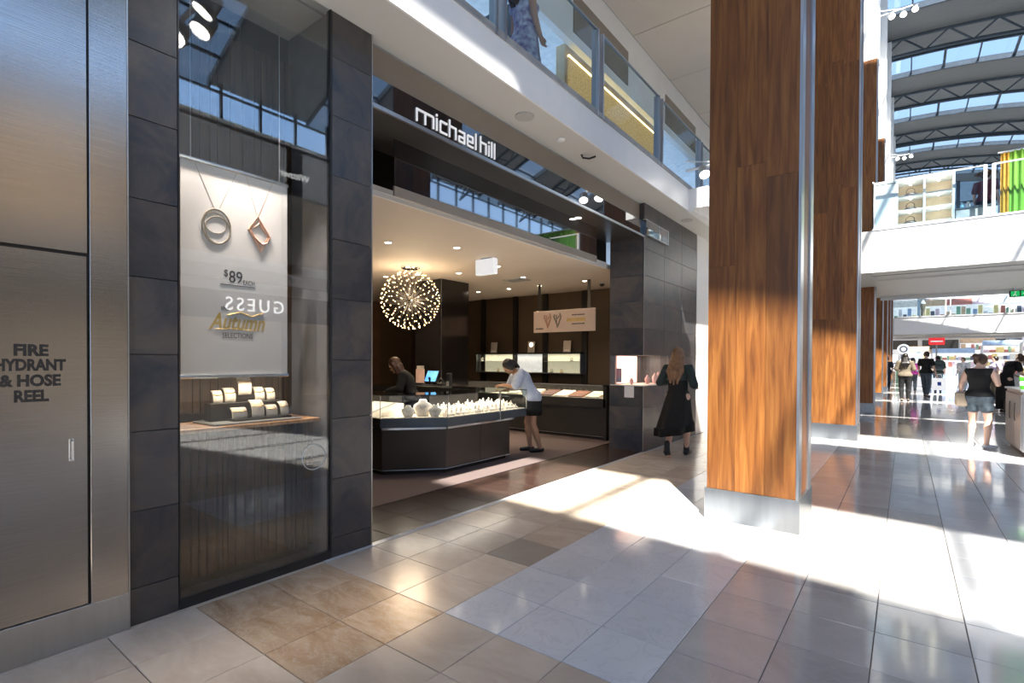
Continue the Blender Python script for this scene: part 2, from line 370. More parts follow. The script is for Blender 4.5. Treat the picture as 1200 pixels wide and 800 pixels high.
# dark timber-look tiles across the shop entrance
th = obj('entrance_bed', MB().box(-0.87, -0.03, 2.45, 10.8, -0.05, -0.006), m_grout, floor)
tA = tile_mesh('threshold_tile', 0.414, 0.436); tA.materials.append(m_dtile)
for i in range(2):
    for j in range(15):
        y = 2.66 + 0.44 * j
        if y > 8.9: continue
        link('threshold_tile', tA, floor, (-0.24 - 0.42 * i, y, 0))
obj('carpet', MB().box(-8.2, -0.87, 2.45, 10.4, -0.05, 0.004), m_carpet, floor)['label'] = 'dusky brown carpet'
obj('carpet_edge_trim', MB().box(-0.878, -0.868, 2.45, 9.3, -0.01, 0.006), m_frame, floor)

# ---- slate walls beside the window and the entrance
def slate_block(name, x0, x1, y0, y1, z0, z1, joints, ys=None, faces=('x',), label=None, th=0.018, gap=0.0022, xs=None):
    r = thing(name, ((x0 + x1) / 2, (y0 + y1) / 2, z0), label, 'pillar')
    obj('core', MB().box(x0, x1 - th, y0 + (th if 'y' in faces else 0.001), y1 - 0.001, z0, z1), m_grout, r)
    zs = [z0] + [z for z in joints if z0 < z < z1] + [z1]
    ys = ys or [y0, y1]; xs = xs or [x0, x1]
    for a, b in zip(zs, zs[1:]):
        if 'x' in faces:
            for c, d in zip(ys, ys[1:]):
                obj('slate_tile', MB().cbox(x1 - th, x1, c + gap, d - gap, a + gap, b - gap, 0.0015), m_slate, r)
        if 'y' in faces:
            for c, d in zip(xs, xs[1:]):
                obj('slate_tile', MB().cbox(c + gap, d - gap - (0 if d < x1 else th), y0, y0 + th, a + gap, b - gap, 0.0015), m_slate, r)
        if 'Y' in faces:
            obj('slate_tile', MB().cbox(x0, x1 - th - gap, y1, y1 + th, a + gap, b - gap, 0.0015), m_slate, r)
    return r
J1 = [.208, .644, 1.093, 1.531, 1.968, 2.408, 2.862, 3.282, 3.72]
J2 = [.149, .60, 1.06, 1.504, 1.97, 2.42, 2.90, 3.35, 3.79]
slate_block('slate_pillar', -0.5, 0.0, 0.985, 1.235, 0, 4.13, J1, label='narrow dark slate pillar between the steel cabinet and the shop window')
p2 = slate_block('slate_pillar', -0.62, 0.0, 2.27, 2.632, 0, 4.13, J2, label='dark slate pillar between the shop window and the open entrance')
obj('corner_trim', MB().box(-0.004, 0.003, 2.632, 2.640, 0, 4.13), m_steel2, p2)
JR = [.35, .74, 1.10, 1.62, 2.06, 2.50, 2.94, 3.38, 3.8]
p3 = thing('slate_pillar', (-0.3, 9.4, 0), 'wide dark slate pillar with a corner display niche, right of the entrance', 'pillar')
def slabs(z0, z1, joints, ys, xs, r):
    th, g = 0.018, 0.002
    zs = [z0] + [z for z in joints if z0 < z < z1] + [z1]
    for a, b in zip(zs, zs[1:]):
        for c, d in zip(ys, ys[1:]): obj('slate_tile', MB().cbox(-th, 0, c + g, d - g, a + g, b - g, 0.0015), m_slate, r)
        for c, d in zip(xs, xs[1:]): obj('slate_tile', MB().cbox(c + g, d - g - (0 if d < 0 else th), 8.1, 8.1 + th, a + g, b - g, 0.0015), m_slate, r)
obj('core', MB().box(-0.62, -0.018, 8.118, 10.79, 0, 1.10).box(-0.62, -0.018, 8.118, 10.79, 1.61, 4.13).box(-0.62, -0.018, 9.27, 10.79, 1.10, 1.61).box(-0.62, -0.52, 8.118, 9.27, 1.10, 1.61), m_grout, p3)
slabs(0, 1.10, JR, [8.1, 9.0, 9.9, 10.79], [-0.62, 0], p3); slabs(1.61, 4.13, JR, [8.1, 9.0, 9.9, 10.79], [-0.62, 0], p3)
obj('slate_tile', MB().cbox(-0.018, 0, 9.28, 10.79, 1.10, 1.61, 0.0015), m_slate, p3)
obj('corner_trim', MB().box(-0.004, 0.004, 8.094, 8.102, 0, 1.1).box(-0.004, 0.004, 8.094, 8.102, 1.61, 3.57), m_steel2, p3)
obj('niche_base', MB().box(-0.60, 0.002, 8.098, 9.28, 1.095, 1.112), m_cream, p3)
obj('niche_glass', MB().box(-0.008, -0.002, 8.11, 9.275, 1.112, 1.61).box(-0.51, -0.008, 8.104, 8.110, 1.112, 1.61), m_glass, p3)
nb = pm('pink_lightbox', (0.95, 0.60, 0.48), 0.6, emis=((1.0, 0.55, 0.42), 1.6), col2=(1.0, 0.85, 0.75), scale=9)
obj('pink_lightbox', MB().box(-0.5, -0.47, 8.14, 8.9, 1.13, 1.6), nb, p3)
ad = bpy.data.lights.new('niche_light', 'AREA'); ad.shape = 'RECTANGLE'; ad.size = 0.3; ad.size_y = 1.0; ad.energy = 2.5; ad.color = (1, 0.75, 0.6)
lo = bpy.data.objects.new('niche_light', ad); COL.objects.link(lo); lo.location = (-0.28, 8.68, 1.6)

# ---- walls, soffits, upper level
st('wall_left', MB().box(-9.0, -0.31, -12, 0.98, 0, 4.12).box(-0.72, -0.62, 1.0, 2.3, 0, 4.13), m_darkwall)
st('wall_left_2', MB().box(-0.6, 0.0, 10.81, 14.3, 0, 4.13).box(-0.6, 0.0, 19.5, 22.0, 0, 4.13).box(-0.6, 0.0, 30, 33, 0, 4.13).box(-0.6, 0.0, 42, 60, 0, 4.13).box(-1.0, 0.0, 14.3, 60, 3.0, 4.13), m_plaster)
st('window_2', MB().box(-0.3, -0.28, 14.3, 19.5, 0, 3.0).box(-0.3, -0.28, 22, 30, 0, 3.0).box(-0.3, -0.28, 33, 42, 0, 3.0), m_glass)
st('wall_left_3', MB().box(-3.2, -3.0, 14.3, 42, 0, 4.13), pm('far_shop_interior', (0.5, 0.42, 0.33), 0.6, emis=((1, 0.8, 0.6), 0.25), var=0.2, scale=1.4))
# the floor slab of the upper level with its soffit
slab = st('ceiling', MB().box(-9, -0.09, -12, 60, 4.131, 4.49).box(-0.09, 0.41, -12, 60, 4.13, 4.49), m_soffit)
obj('soffit_joint', MB().box(-0.10, -0.085, -12, 8.1, 4.118, 4.131), m_grey, slab)
st('trim_1', MB().box(0.411, 0.43, -12, 9.0, 4.125, 4.50).box(0.411, 0.75, 9.0, 60, 4.16, 4.50).box(0.41, 0.52, 9.0, 60, 4.11, 4.17), m_whitemetal)
st('trim_2', MB().box(0.40, 0.445, -12, 60, 4.50, 4.56), m_grey)
st('wall_bulkhead', MB().box(-0.62, -0.09, 2.64, 8.1, 3.81, 4.13), m_bulk)
# store shell
st('ceiling_2', MB().box(-8.2, -0.70, 2.45, 10.5, 3.12, 3.2), m_ceilw)
st('trim_3', MB().box(-0.71, -0.68, 2.64, 8.1, 3.115, 3.215).box(-0.69, -0.675, 2.64, 8.1, 3.16, 3.175), m_plaster)
st('wall_store_far', MB().box(-8.2, -0.62, 10.35, 10.5, 0, 3.12), m_brownwall)
st('wall_store_back', MB().box(-8.3, -8.2, 2.3, 10.5, 0, 4.13), m_brownwall)
st('wall_store_near', MB().box(-8.2, -0.62, 2.3, 2.45, 0, 4.13), m_brownwall)
for i, x in enumerate((-6.35, -5.39, -4.33, -3.43, -2.36)):
    obj('wall_batten', MB().box(x - 0.07, x + 0.07, 10.30, 10.352, 0, 3.12), m_darkwall, bpy.data.objects['wall_store_far'])
for x, y0, y1 in ((-8.2, 4.6, 6.3),):
    obj('dark_panel', MB().box(x, x + 0.05, y0, y1, 0, 3.12), m_darkwall, bpy.data.objects['wall_store_back'])
obj('dark_panel', MB().box(-8.15, -8.1, 7.3, 9.1, 0, 3.12), pm('warm_brown_panel', (0.12, 0.06, 0.03), 0.5), bpy.data.objects['wall_store_back'])
sc_ = thing('store_column', (-4.1, 7.45, 0), 'black square column standing inside the shop behind the chandelier', 'column')
obj('cladding', MB().cbox(-4.55, -3.80, 7.2, 8.0, 0, 3.12, 0.006), pm('gloss_black', (0.012, 0.010, 0.010), 0.12, spec=0.8), sc_)
obj('corner_trim', MB().box(-3.80, -3.793, 7.193, 7.2, 0, 3.12), m_steel2, sc_)
# sign fascia
fas = thing('sign_fascia', (-0.3, 5.8, 3.57), 'long black glass shop fascia above the entrance carrying the white shop name', 'shop sign')
obj('sign_glass', MB().box(-0.02, 0.0, 2.64, 8.1, 3.585, 3.81), m_signgl, fas)
obj('sign_glass', MB().box(0.03, 0.05, 8.05, 9.05, 3.60, 3.83).box(-0.02, 0.03, 8.05, 8.07, 3.6, 3.83), m_signgl, fas)
obj('box_frame', MB().box(0.028, 0.055, 8.60, 8.62, 3.6, 3.83).box(0.028, 0.055, 9.04, 9.06, 3.6, 3.83).box(0.0, 0.055, 8.04, 9.06, 3.825, 3.84), m_steel2, fas)
obj('underside_panel', MB().box(-0.69, 0.0, 2.64, 5.35, 3.560, 3.58), m_bronze, fas)
obj('underside_panel', MB().box(-0.69, 0.0, 5.354, 8.1, 3.560, 3.58), m_bronze, fas)
obj('edge_trim', MB().box(-0.012, 0.012, 2.64, 8.1, 3.555, 3.587).box(0.0, 0.06, 8.1, 9.06, 3.585, 3.60), m_steel2, fas)
obj('transom_glass', MB().box(-0.355, -0.345, 3.15, 7.1, 3.125, 3.56), m_signgl, fas)
obj('transom_rail', MB().box(-0.36, -0.34, 3.15, 7.1, 3.035, 3.125), m_bulk, fas)
obj('transom_side_panel', MB().box(-0.705, -0.695, 2.64, 8.1, 3.21, 3.56), m_darkwall, fas)
st('wall_lintel', MB().box(-0.9, -0.71, 2.64, 8.1, 3.2, 4.13), m_darkwall)
obj('box_body', MB().box(-0.02, 0.03, 8.1, 9.04, 3.60, 3.82), m_frame, fas)
# letters: strokes on a grid (u right, v up)
W_ = 0.155
def L(ch):
    s = W_
    d = {
     'm': (2.10, [(0,0,s,1),(s,1-s,1.80,1),(.87,0,.87+s,1-s),(1.74,0,1.74+s,.94)]),
     'i': (0.40, [(0,0,s,1),(0,1.14,s,1.32)]),
     'c': (1.04, [(0,.06,s,.94),(.06,1-s,.86,1),(.06,0,.86,s)]),
     'h': (1.14, [(0,0,s,1.42),(s,1-s,.88,1),(.74,0,.74+s,.94)]),
     'a': (1.05, [(.06,1-s,.80,1),(.66,0,.66+s,.94),(.06,0,.66,s),(0,.06,s,.52),(.06,.40,.66,.40+s*.9)]),
     'e': (1.05, [(0,.06,s,.94),(.06,1-s,.80,1),(.66,.40,.66+s,.94),(.06,0,.84,s),(s,.40,.66,.40+s*.9)]),
     'l': (0.40, [(0,0,s,1.42)]), ' ': (0.22, [])}
    return d[ch]
u = 0.0; word = 'michael hill'; tot = sum(L(c)[0] for c in word); sc = 1.125 / tot
for c in word:
    adv, rects = L(c); mb = MB()
    for (a, b, c2, d) in rects:
        y0, y1 = 3.10 + (u + a) * sc, 3.10 + (u + c2) * sc
        mb.cbox(0.001, 0.014, y0, y1, 3.612 + b * sc * 1.0, 3.612 + d * sc * 1.0, 0.002)
    if mb.v: obj('letter_' + c, mb, m_letter, fas)
    u += adv
# ---- upper level: ceiling, bulkhead, shopfront
uc = st('ceiling_3', MB().box(-6, 1.88, -12, 60, 9.0, 9.25), m_grey)
k = 0
for y in np.arange(-0.6, 40, 2.35):
    for x0, x1 in ((-1.6, 1.86),):
        obj('ceiling_panel', MB().box(x0, x1, y + 0.012, y + 2.338, 8.985, 9.0), m_ceilw, uc)
st('wall_upper_bulkhead', MB().box(-1.75, -1.62, -12, 60, 7.55, 9.0), m_plaster)
ub = bpy.data.objects['wall_upper_bulkhead']
for y in (8.5, 13.2, 18.0):
    obj('recessed_panel', MB().box(-1.625, -1.60, y, y + 2.4, 7.75, 8.5), m_bulk, ub)
st('wall_upper', MB().box(-3.0, -2.9, -12, 7.0, 4.49, 7.6).box(-3.0, -1.7, 7.0, 7.15, 4.49, 7.6).box(-3.0, -2.9, 15.0, 60, 4.49, 7.6), pm('upper_shop_dark', (0.10, 0.11, 0.115), 0.35, var=0.1))
goldp = pm('gold_patterned_panel', (0.36, 0.22, 0.07), 0.4, 0.2, col2=(0.80, 0.56, 0.24), scale=26, emis=((1.0, 0.62, 0.22), 0.12), detail=6)
st('wall_gold_shop', MB().box(-2.0, -1.80, 8.5, 12.9, 4.49, 7.6), pm('tan_panel', (0.46, 0.33, 0.18), 0.5, var=0.05))
gs = bpy.data.objects['wall_gold_shop']
obj('patterned_panel', MB().box(-1.80, -1.77, 8.6, 12.8, 6.68, 7.38), goldp, gs)
ledm = emit('warm_led', (1.0, 0.72, 0.32), 2.5)
obj('led_strip', MB().box(-1.80, -1.76, 8.6, 12.8, 7.38, 7.42), ledm, gs); obj('led_strip', MB().box(-1.80, -1.76, 8.6, 12.8, 6.64, 6.68), ledm, gs)
mb = MB(); text_into(mb, 'LOVISA', 0.55, lambda u, v, w: (-1.78 + w, 11.0 + u, 6.22 + v), 0.02)
obj('sign_letters', mb, m_rose, gs)
# blue lightbox of the neighbouring upper shop
bl = thing('blue_lightbox', (-2.85, 5.0, 4.49), 'blue lit poster box on the upper level behind the balustrade', 'lightbox')
obj('frame', MB().box(-2.9, -2.8, 3.6, 5.2, 4.6, 7.0), m_frame, bl)
obj('poster', MB().box(-2.8, -2.78, 3.7, 5.1, 4.7, 6.9), pm('blue_poster', (0.1, 0.12, 0.4), 0.5, col2=(0.4, 0.35, 0.8), scale=3, emis=((0.25, 0.3, 0.9), 0.5)), bl)
# balustrade along the edge of the upper level
bal = thing('glass_balustrade', (0.41, 4, 4.5), 'frameless glass balustrade with steel posts along the upper walkway over the shops', 'balustrade')
py = [-3.0, -1.05, 0.9, 2.85, 3.75, 5.70, 7.66, 9.62, 11.6, 13.5, 15.4, 17.3]
for a, b in zip(py, py[1:]):
    obj('glass_panel', MB().box(0.415, 0.427, a + 0.09, b - 0.09, 4.52, 5.53), m_bglass, bal)
    obj('handrail', MB().box(0.405, 0.437, a + 0.06, b - 0.06, 5.53, 5.545), m_steel2, bal)
for a in py:
    for d in (-0.065, 0.065): obj('post', MB().box(0.36, 0.45, a + d - 0.014, a + d + 0.014, 4.3 if False else 4.50, 5.54), m_steel2, bal)
# ---- opposite side of the mall (seen in the reflections)
st('wall_right', MB().box(14.0, 14.3, -12, 60, 3.6, 4.9).box(14.0, 14.3, -12, 60, 7.4, 9.1).box(14.0, 20, -12, 60, 9.0, 9.15)
   .box(14.0, 14.3, -12, -6, 0, 9), m_plaster)
ow = bpy.data.objects['wall_right']
st('wall_right_2', MB().box(17, 17.2, -12, 60, 0, 9), pm('glowing_opposite_interior', (0.62, 0.52, 0.42), 0.6, col2=(0.22, 0.18, 0.16), scale=0.6, emis=((1, 0.82, 0.62), 0.16)))  # wall material glows, standing in for shop lighting in the reflections
for z in (5.58, 7.2): obj('led_strip', MB().box(13.94, 14.0, -5.5, 4.4, z - 0.02, z + 0.02), emit('warm_led_%d' % int(z), (1.0, 0.66, 0.30), 4), ow)
st('floor_2', MB().box(14, 20, -12, 60, -0.12, 0.0).box(13.6, 20, -12, 60, 4.1, 4.5), m_greyt)
for y in range(-6, 58, 4):
    obj('pier', MB().box(14.0, 14.35, y - 0.3, y + 0.3, 0, 9.0), m_bulk, ow)
mb = MB(); text_into(mb, 'GUESS', 0.62, lambda u, v, w: (13.98 - w, 8.6 - u, 3.30 + v + 0.02), 0.03, spacing=1.35, width=1.95)
tag(obj('sign_letters', mb, emit('white_sign', (1, 1, 1), 2.2), None), 'white letters of the fashion shop sign across the mall, seen mirrored in the window', 'shop sign')
st('trim_4', MB().box(13.985, 14.0, -3, 20, 2.85, 3.75), m_darkwall)
mb = MB(); text_into(mb, 'Wittner', 0.34, lambda u, v, w: (13.98 - w, 10.0 - u, 8.1 + v), 0.03)
tag(obj('sign_letters', mb, emit('white_sign_dim', (1, 1, 1), 1.2), None), 'pale letters of the upper shop sign across the mall, mirrored high in the window', 'shop sign')
# clerestory at x = 20
st('wall_clerestory', MB().box(20, 20.2, -12, 60, 0, 11.9), m_plaster)
cl = st('window_3', MB().box(20.05, 20.07, -12, 60, 11.9, 13.4), m_clear)
for y in np.arange(-12, 60, 1.7): obj('mullion', MB().box(19.98, 20.12, y - 0.05, y + 0.05, 11.9, 13.4), m_roofsteel, cl)
obj('transom', MB().box(19.98, 20.12, -12, 60, 12.95, 13.02), m_roofsteel, cl)
# ---- end walls
st('wall_front', MB().box(-6, 20, 60, 60.3, 0, 4.5).box(-6, 2.4, 60, 60.3, 4.5, 18).box(2.4, 20, 60, 60.3, 8.8, 9.6), m_plaster)
ew = st('window_4', MB().box(2.4, 20, 60.1, 60.12, 4.5, 18), m_skyglass)
for x in np.arange(2.4, 20, 2.3): obj('mullion', MB().box(x - 0.12, x + 0.12, 59.9, 60.3, 4.5, 18), m_roofsteel, ew)
for z in (12.5, 15.6): obj('transom', MB().box(2.4, 20, 59.95, 60.2, z - 0.08, z + 0.08), m_roofsteel, ew)
st('wall_back', MB().box(-6, 0.5, -12.3, -12, 0, 5).box(0.5, 20, -12.3, -12, 4.1, 4.6).box(-6, 2.4, -12.3, -12, 5, 18), m_plaster)
bw = st('window_added', MB().box(2.4, 20, -12.2, -12.18, 4.6, 18).box(0.5, 20, -12.2, -12.18, 0, 4.1), m_tint)  # unseen glazing behind the camera, added to let in more sky light
for x in np.arange(2.4, 20, 2.3): obj('mullion', MB().box(x - 0.08, x + 0.08, -12.3, -12.1, 5, 18), m_roofsteel, bw)
st('wall_left_upper', MB().box(2.2, 2.34, -12, 60, 10.55, 18).box(1.9, 2.34, -12, 60, 9.0, 10.56), m_plaster)

# ================================================================ THE ROOF
def zr(x): return 17.85 - 0.0139 * (x - 2) ** 2
XS = [2.15 + 1.4 * i for i in range(14)]           # mullion lines, 1.4 m apart
roof = thing('arched_roof', (10, 24, 13), None, None, kind='structure')
ST0, SW, BAY = 27.8, 2.25, 6.8
def arc_strip(mb, y0, y1, t0=0.0, t1=0.12, xs=None, n=22):
    xs = xs or [1.9 + (20.2 - 1.9) * i / n for i in range(n + 1)]
    for a, b in zip(xs, xs[1:]):
        v = [(a, y0, zr(a) + t0), (b, y0, zr(b) + t0), (b, y1, zr(b) + t0), (a, y1, zr(a) + t0), (a, y0, zr(a) + t1), (b, y0, zr(b) + t1), (b, y1, zr(b) + t1), (a, y1, zr(a) + t1)]
        mb.add(v, [(0,3,2,1),(4,5,6,7),(0,1,5,4),(1,2,6,5),(2,3,7,6),(3,0,4,7)])
    return mb
for kk in range(-6, 5):
    y0 = ST0 + BAY * kk; y1 = y0 + SW
    ye = min(y0 + BAY, 60.2)
    if y1 < 60: obj('roof_lining', arc_strip(MB(), y1, ye), m_roof, roof)
    if kk == -6: obj('roof_lining', arc_strip(MB(), -12.3, y0), m_roof, roof)
    fr = obj('skylight_frame', arc_strip(arc_strip(MB(), y0 - 0.06, y0 + 0.06, -0.14, 0.14), y1 - 0.06, y1 + 0.06, -0.14, 0.14), m_roofsteel, roof)
    for i, (a, b) in enumerate(zip(XS, XS[1:])):
        obj('glazing_bar', MB().box(a - (0.055 if i % 2 == 0 else 0.03), a + (0.055 if i % 2 == 0 else 0.03), y0, y1, zr(a) - 0.05, zr(a) + 0.07), m_roofsteel, fr)
        pane = MB().add([(a, y0, zr(a) + 0.02), (b, y0, zr(b) + 0.02), (b, y1, zr(b) + 0.02), (a, y1, zr(a) + 0.02)], [(0, 1, 2, 3)])
        obj('skylight_pane', pane, m_skyglass, fr)
for kk in range(0, 5):
    y = ST0 + BAY * kk - 2.1
    tr = thing('roof_truss', (2.4, y, 15), 'dark curved lattice truss under the arched roof, ' + ('nearest of the row', 'second from the camera', 'third from the camera', 'fourth from the camera', 'farthest of the row')[kk], 'truss', 'roof trusses')
    n = 24; xs = [2.3 + 17.7 * i / n for i in range(n + 1)]
    for nm, dz in (('top_chord', -0.12), ('bottom_chord', -0.92)):
        obj(nm, MB().tube([(x, y, zr(x) + dz) for x in xs], 0.075, 6), m_roofsteel, tr)
    nb_ = 20; xb = [2.3 + 17.7 * i / nb_ for i in range(nb_ + 1)]
    br2 = MB()
    for i in range(nb_):
        a, b = (xb[i], -0.92), (xb[i + 1], -0.12)
        if i % 2: a, b = (xb[i], -0.12), (xb[i + 1], -0.92)
        seg = MB().tube([(a[0], y, zr(a[0]) + a[1]), (b[0], y, zr(b[0]) + b[1])], 0.045, 5)
        if kk >= 0 and i < 12: obj('brace', seg, m_roofsteel, tr)
        else: br2.add(seg.v, seg.f)
    if br2.v: obj('brace', br2, m_roofsteel, tr)
# ================================================================ TIMBER COLUMNS
def timber_column(y0, label, detail=True):
    r = thing('timber_column', (2.32, y0 + 0.36, 0), label, 'column', 'timber columns along the mall')
    x0, x1, y1, H = 1.935, 2.715, y0 + 0.72, 10.5
    obj('core', MB().box(x0 + 0.02, x1 - 0.022, y0 + 0.02, y1 - 0.01, 0.0, H), m_darkwall, r)
    rr = random.Random(int(y0 * 10) + 5)
    cols = 3; wd = (x1 - 0.02 - x0) / cols
    for c in range(cols):
        z = 0.295; 
        while z < H:
            z2 = min(H, z + rr.uniform(2.0, 3.2))
            if H - z2 < 0.6: z2 = H
            if not detail: z2 = H
            obj('timber_board', MB().cbox(x0 + wd * c + 0.0006, x0 + wd * (c + 1) - 0.0006, y0, y0 + 0.02, z + 0.0006, z2 - 0.0006, 0.001), m_wood, r); z = z2
    for z, z2 in ((0.295, 3.4), (3.4, 6.6), (6.6, H)) if detail else ((0.295, H),):
        obj('timber_board', MB().cbox(x1 - 0.022, x1 - 0.012, y0 + 0.16, y0 + 0.54, z + 0.001, z2 - 0.001, 0.001), m_wood, r)
        obj('timber_board', MB().cbox(x0, x0 + 0.02, y0 + 0.022, y0 + 0.35, z + 0.001, z2 - 0.001, 0.001), m_wood, r)
        obj('timber_board', MB().cbox(x0, x0 + 0.02, y0 + 0.352, y1 - 0.02, z + 0.001, z2 - 0.001, 0.001), m_wood, r)
        obj('timber_board', MB().cbox(x0 + 0.02, x1 - 0.03, y1 - 0.015, y1, z + 0.001, z2 - 0.001, 0.001), m_wood, r)
    obj('steel_trim', MB().box(x1 - 0.02, x1 + 0.002, y0 - 0.002, y0 + 0.15, 0.29, H), m_steel2, r)
    obj('steel_trim', MB().box(x1 - 0.02, x1 + 0.002, y0 + 0.55, y1 + 0.002, 0.29, H), m_steel2, r)
    obj('steel_base', MB().cbox(x0 - 0.02, x1 + 0.012, y0 - 0.013, y1 + 0.015, 0.0, 0.295, 0.003), m_base, r)
    return r
labs = ['nearest timber clad column on a steel base, standing large right of centre', 'second timber column from the camera, directly behind the largest one',
        'third timber column, running up past the near bridge', 'fourth timber column from the camera, partly hidden by the third', 'fifth timber column, beyond the near bridge',
        'sixth timber column, beside the potted plant', 'farthest timber column in the row']
for i, y in enumerate((5.08, 11.88, 18.68, 25.48, 32.28, 39.08, 45.88)):
    timber_column(y, labs[i], i < 2)
    # white fin standing on the column up to the roof
    obj('white_fin', MB().extr([(2.36, y + 0.1, 10.5), (2.74, y + 0.1, 10.5), (2.74, y + 0.1, 17.7), (2.36, y + 0.1, 17.7)], (0, 0.5, 0)), m_whitemetal, bpy.data.objects['wall_left_upper'])
for i, y in enumerate((1.88, 8.68, 15.48, 22.28)):      # opposite row, seen only in the reflections
    pass
# spotlight brackets
def spot_cluster(loc, label, dirx=1, n=3, rz=0):
    r = thing('spotlight_cluster', loc, label, 'spotlights', rz=rz)
    obj('arm', MB().tube([(-0.45, 0, 0), (0.35, 0, 0.02)], 0.022, 8).tube([(-0.45, 0, 0.16), (0.1, 0, 0.02)], 0.012, 6), m_whitemetal, r, local=True)
    for k in range(n):
        a = Vector((-0.15 + 0.28 * k, -0.02 + 0.09 * (k % 2), -0.10)); d = Vector((0.35 - 0.3 * k, -0.45, -0.8)).normalized()
        q = d.to_track_quat('Z', 'Y').to_matrix()
        h = obj('lamp_housing', MB().lathe([(0.03, -0.14), (0.075, -0.10), (0.085, 0.0), (0.09, 0.045), (0.08, 0.045)], a, 14, rot=q), m_steel2, r, smooth=True, local=True)
        obj('lens', MB().lathe([(0.078, 0.046), (0.001, 0.05)], a, 14, rot=q), m_lampw, h, local=True)
        obj('yoke', MB().tube([a + Vector((0, 0, 0.02)), (a.x, 0, 0.01)], 0.01, 6), m_whitemetal, h, local=True)
    return r
spot_cluster((0.98, 8.55, 4.66), 'cluster of three lit spotlights on an arm from the white balcony edge')
spot_cluster((0.95, 1.75, 4.30), 'spotlight cluster whose reflection shows at the top of the shop window')
spot_cluster((3.17, 18.9, 11.8), 'white spotlight bracket on the column line high under the roof, nearer one')
spot_cluster((3.17, 32.5, 11.9), 'white spotlight bracket high under the roof, farther one')
# soffit fittings
sp1 = tag(obj('ceiling_speaker', MB().lathe([(0.105, 4.129), (0.105, 4.117), (0.09, 4.113), (0.001, 4.113)], (0.175, 4.49, 0), 24), pm('speaker_grille', (0.45, 0.45, 0.44), 0.6, var=0.2, scale=300)), 'round grey speaker grille in the white soffit over the entrance', 'speaker')
tag(obj('smoke_detector', MB().lathe([(0.05, 4.129), (0.05, 4.115), (0.03, 4.105), (0.001, 4.105)], (0.178, 5.21, 0), 16), m_whitemetal), 'small white smoke detector in the soffit beyond the speaker', 'detector')
tag(obj('hook', MB().tube([(0.15, 5.75, 4.13), (0.16, 5.77, 4.09), (0.22, 5.83, 4.085), (0.29, 5.87, 4.11)], 0.012, 6), m_black), 'small black hook bracket under the white soffit', 'hook')
tag(obj('ceiling_speaker', MB().lathe([(0.11, 4.129), (0.11, 4.117), (0.001, 4.113)], (0.2, 9.58, 0), 24), bpy.data.materials['speaker_grille']), 'round speaker grille in the soffit above the wide slate pillar', 'speaker')

# ================================================================ BRIDGES
def bridge(y0, y1, zb, zt, name, xr=13.58, x0=2.74):
    b = thing('footbridge', (6, y0, zb), name, 'footbridge', 'bridges across the mall')
    obj('fascia', MB().box(x0, xr, y0, y0 + 0.05, zb, zt), m_whitemetal, b)
    obj('deck', MB().box(x0, xr, y0 + 0.05, y1, zb + 0.02, zt), m_soffit, b)
    obj('soffit_step', MB().box(x0, xr, y0 + 1.5, y1 - 1.2, zb - 0.03, zb + 0.02), m_soffit, b)
    obj('soffit_rib', MB().box(x0, xr, y0 + 0.75, y0 + 0.78, zb + 0.005, zb + 0.02), m_grey, b)
    obj('far_fascia', MB().box(x0, xr, y1 - 0.05, y1, zb - 0.1, zt), m_whitemetal, b)
    return b
b1 = bridge(15.7, 21.9, 3.75, 4.79, 'near white footbridge crossing the mall at the right')
for (y0_, y1_, zb_, zt_) in ((15.7, 18.6, 3.75, 4.79), (19.5, 21.9, 3.75, 4.79), (49.0, 55.0, 3.65, 4.92)):
    st('ceiling_4', MB().box(0.42, 2.735, y0_, y1_, zb_, zt_), m_soffit)
b2 = bridge(49.0, 55.0, 3.65, 4.92, 'far white footbridge across the end of the mall')
obj('fascia', MB().box(2.74, 13.58, 48.95, 49.0, 4.90, 5.0), m_grey, b2)
gb = thing('glass_balustrade', (6, 15.72, 4.79), 'glass balustrade with white posts on the near footbridge', 'balustrade')
xs = [2.78, 4.836, 4.976, 7.0, 7.14, 9.2, 9.34, 11.4, 11.54, 13.5]
for i in range(0, len(xs) - 1, 2):
    a, b = xs[i], xs[i + 1]
    obj('glass_panel', MB().box(a + 0.02, b - 0.02, 15.71, 15.725, 4.81, 5.94), m_bglass, gb)
    obj('handrail', MB().box(a, b, 15.695, 15.74, 5.94, 5.97), m_whitemetal, gb)
for x in xs[:-1]: obj('post', MB().box(x - 0.03, x + 0.03, 15.69, 15.745, 4.79, 5.965), m_whitemetal, gb)
obj('post', MB().box(2.75, 2.78, 15.69, 15.75, 4.79, 6.0), m_whitemetal, gb)
obj('base_rail', MB().box(2.75, 13.5, 15.68, 15.75, 4.79, 4.83), m_whitemetal, gb)
gb2 = thing('glass_balustrade', (6, 49, 4.95), 'glass balustrade along the far footbridge', 'balustrade')
x = 2.4
while x < 13.5:
    obj('glass_panel', MB().box(x + 0.03, x + 3.3, 49.02, 49.035, 5.0, 6.2), m_bglass, gb2)
    for d in (0.0, 0.25): obj('post', MB().box(x - 0.02 + d, x + 0.03 + d, 49.0, 49.05, 4.95, 6.25), m_whitemetal, gb2)
    x += 3.35
obj('handrail', MB().box(2.4, 14, 49.0, 49.05, 6.2, 6.24), m_steel2, gb2)
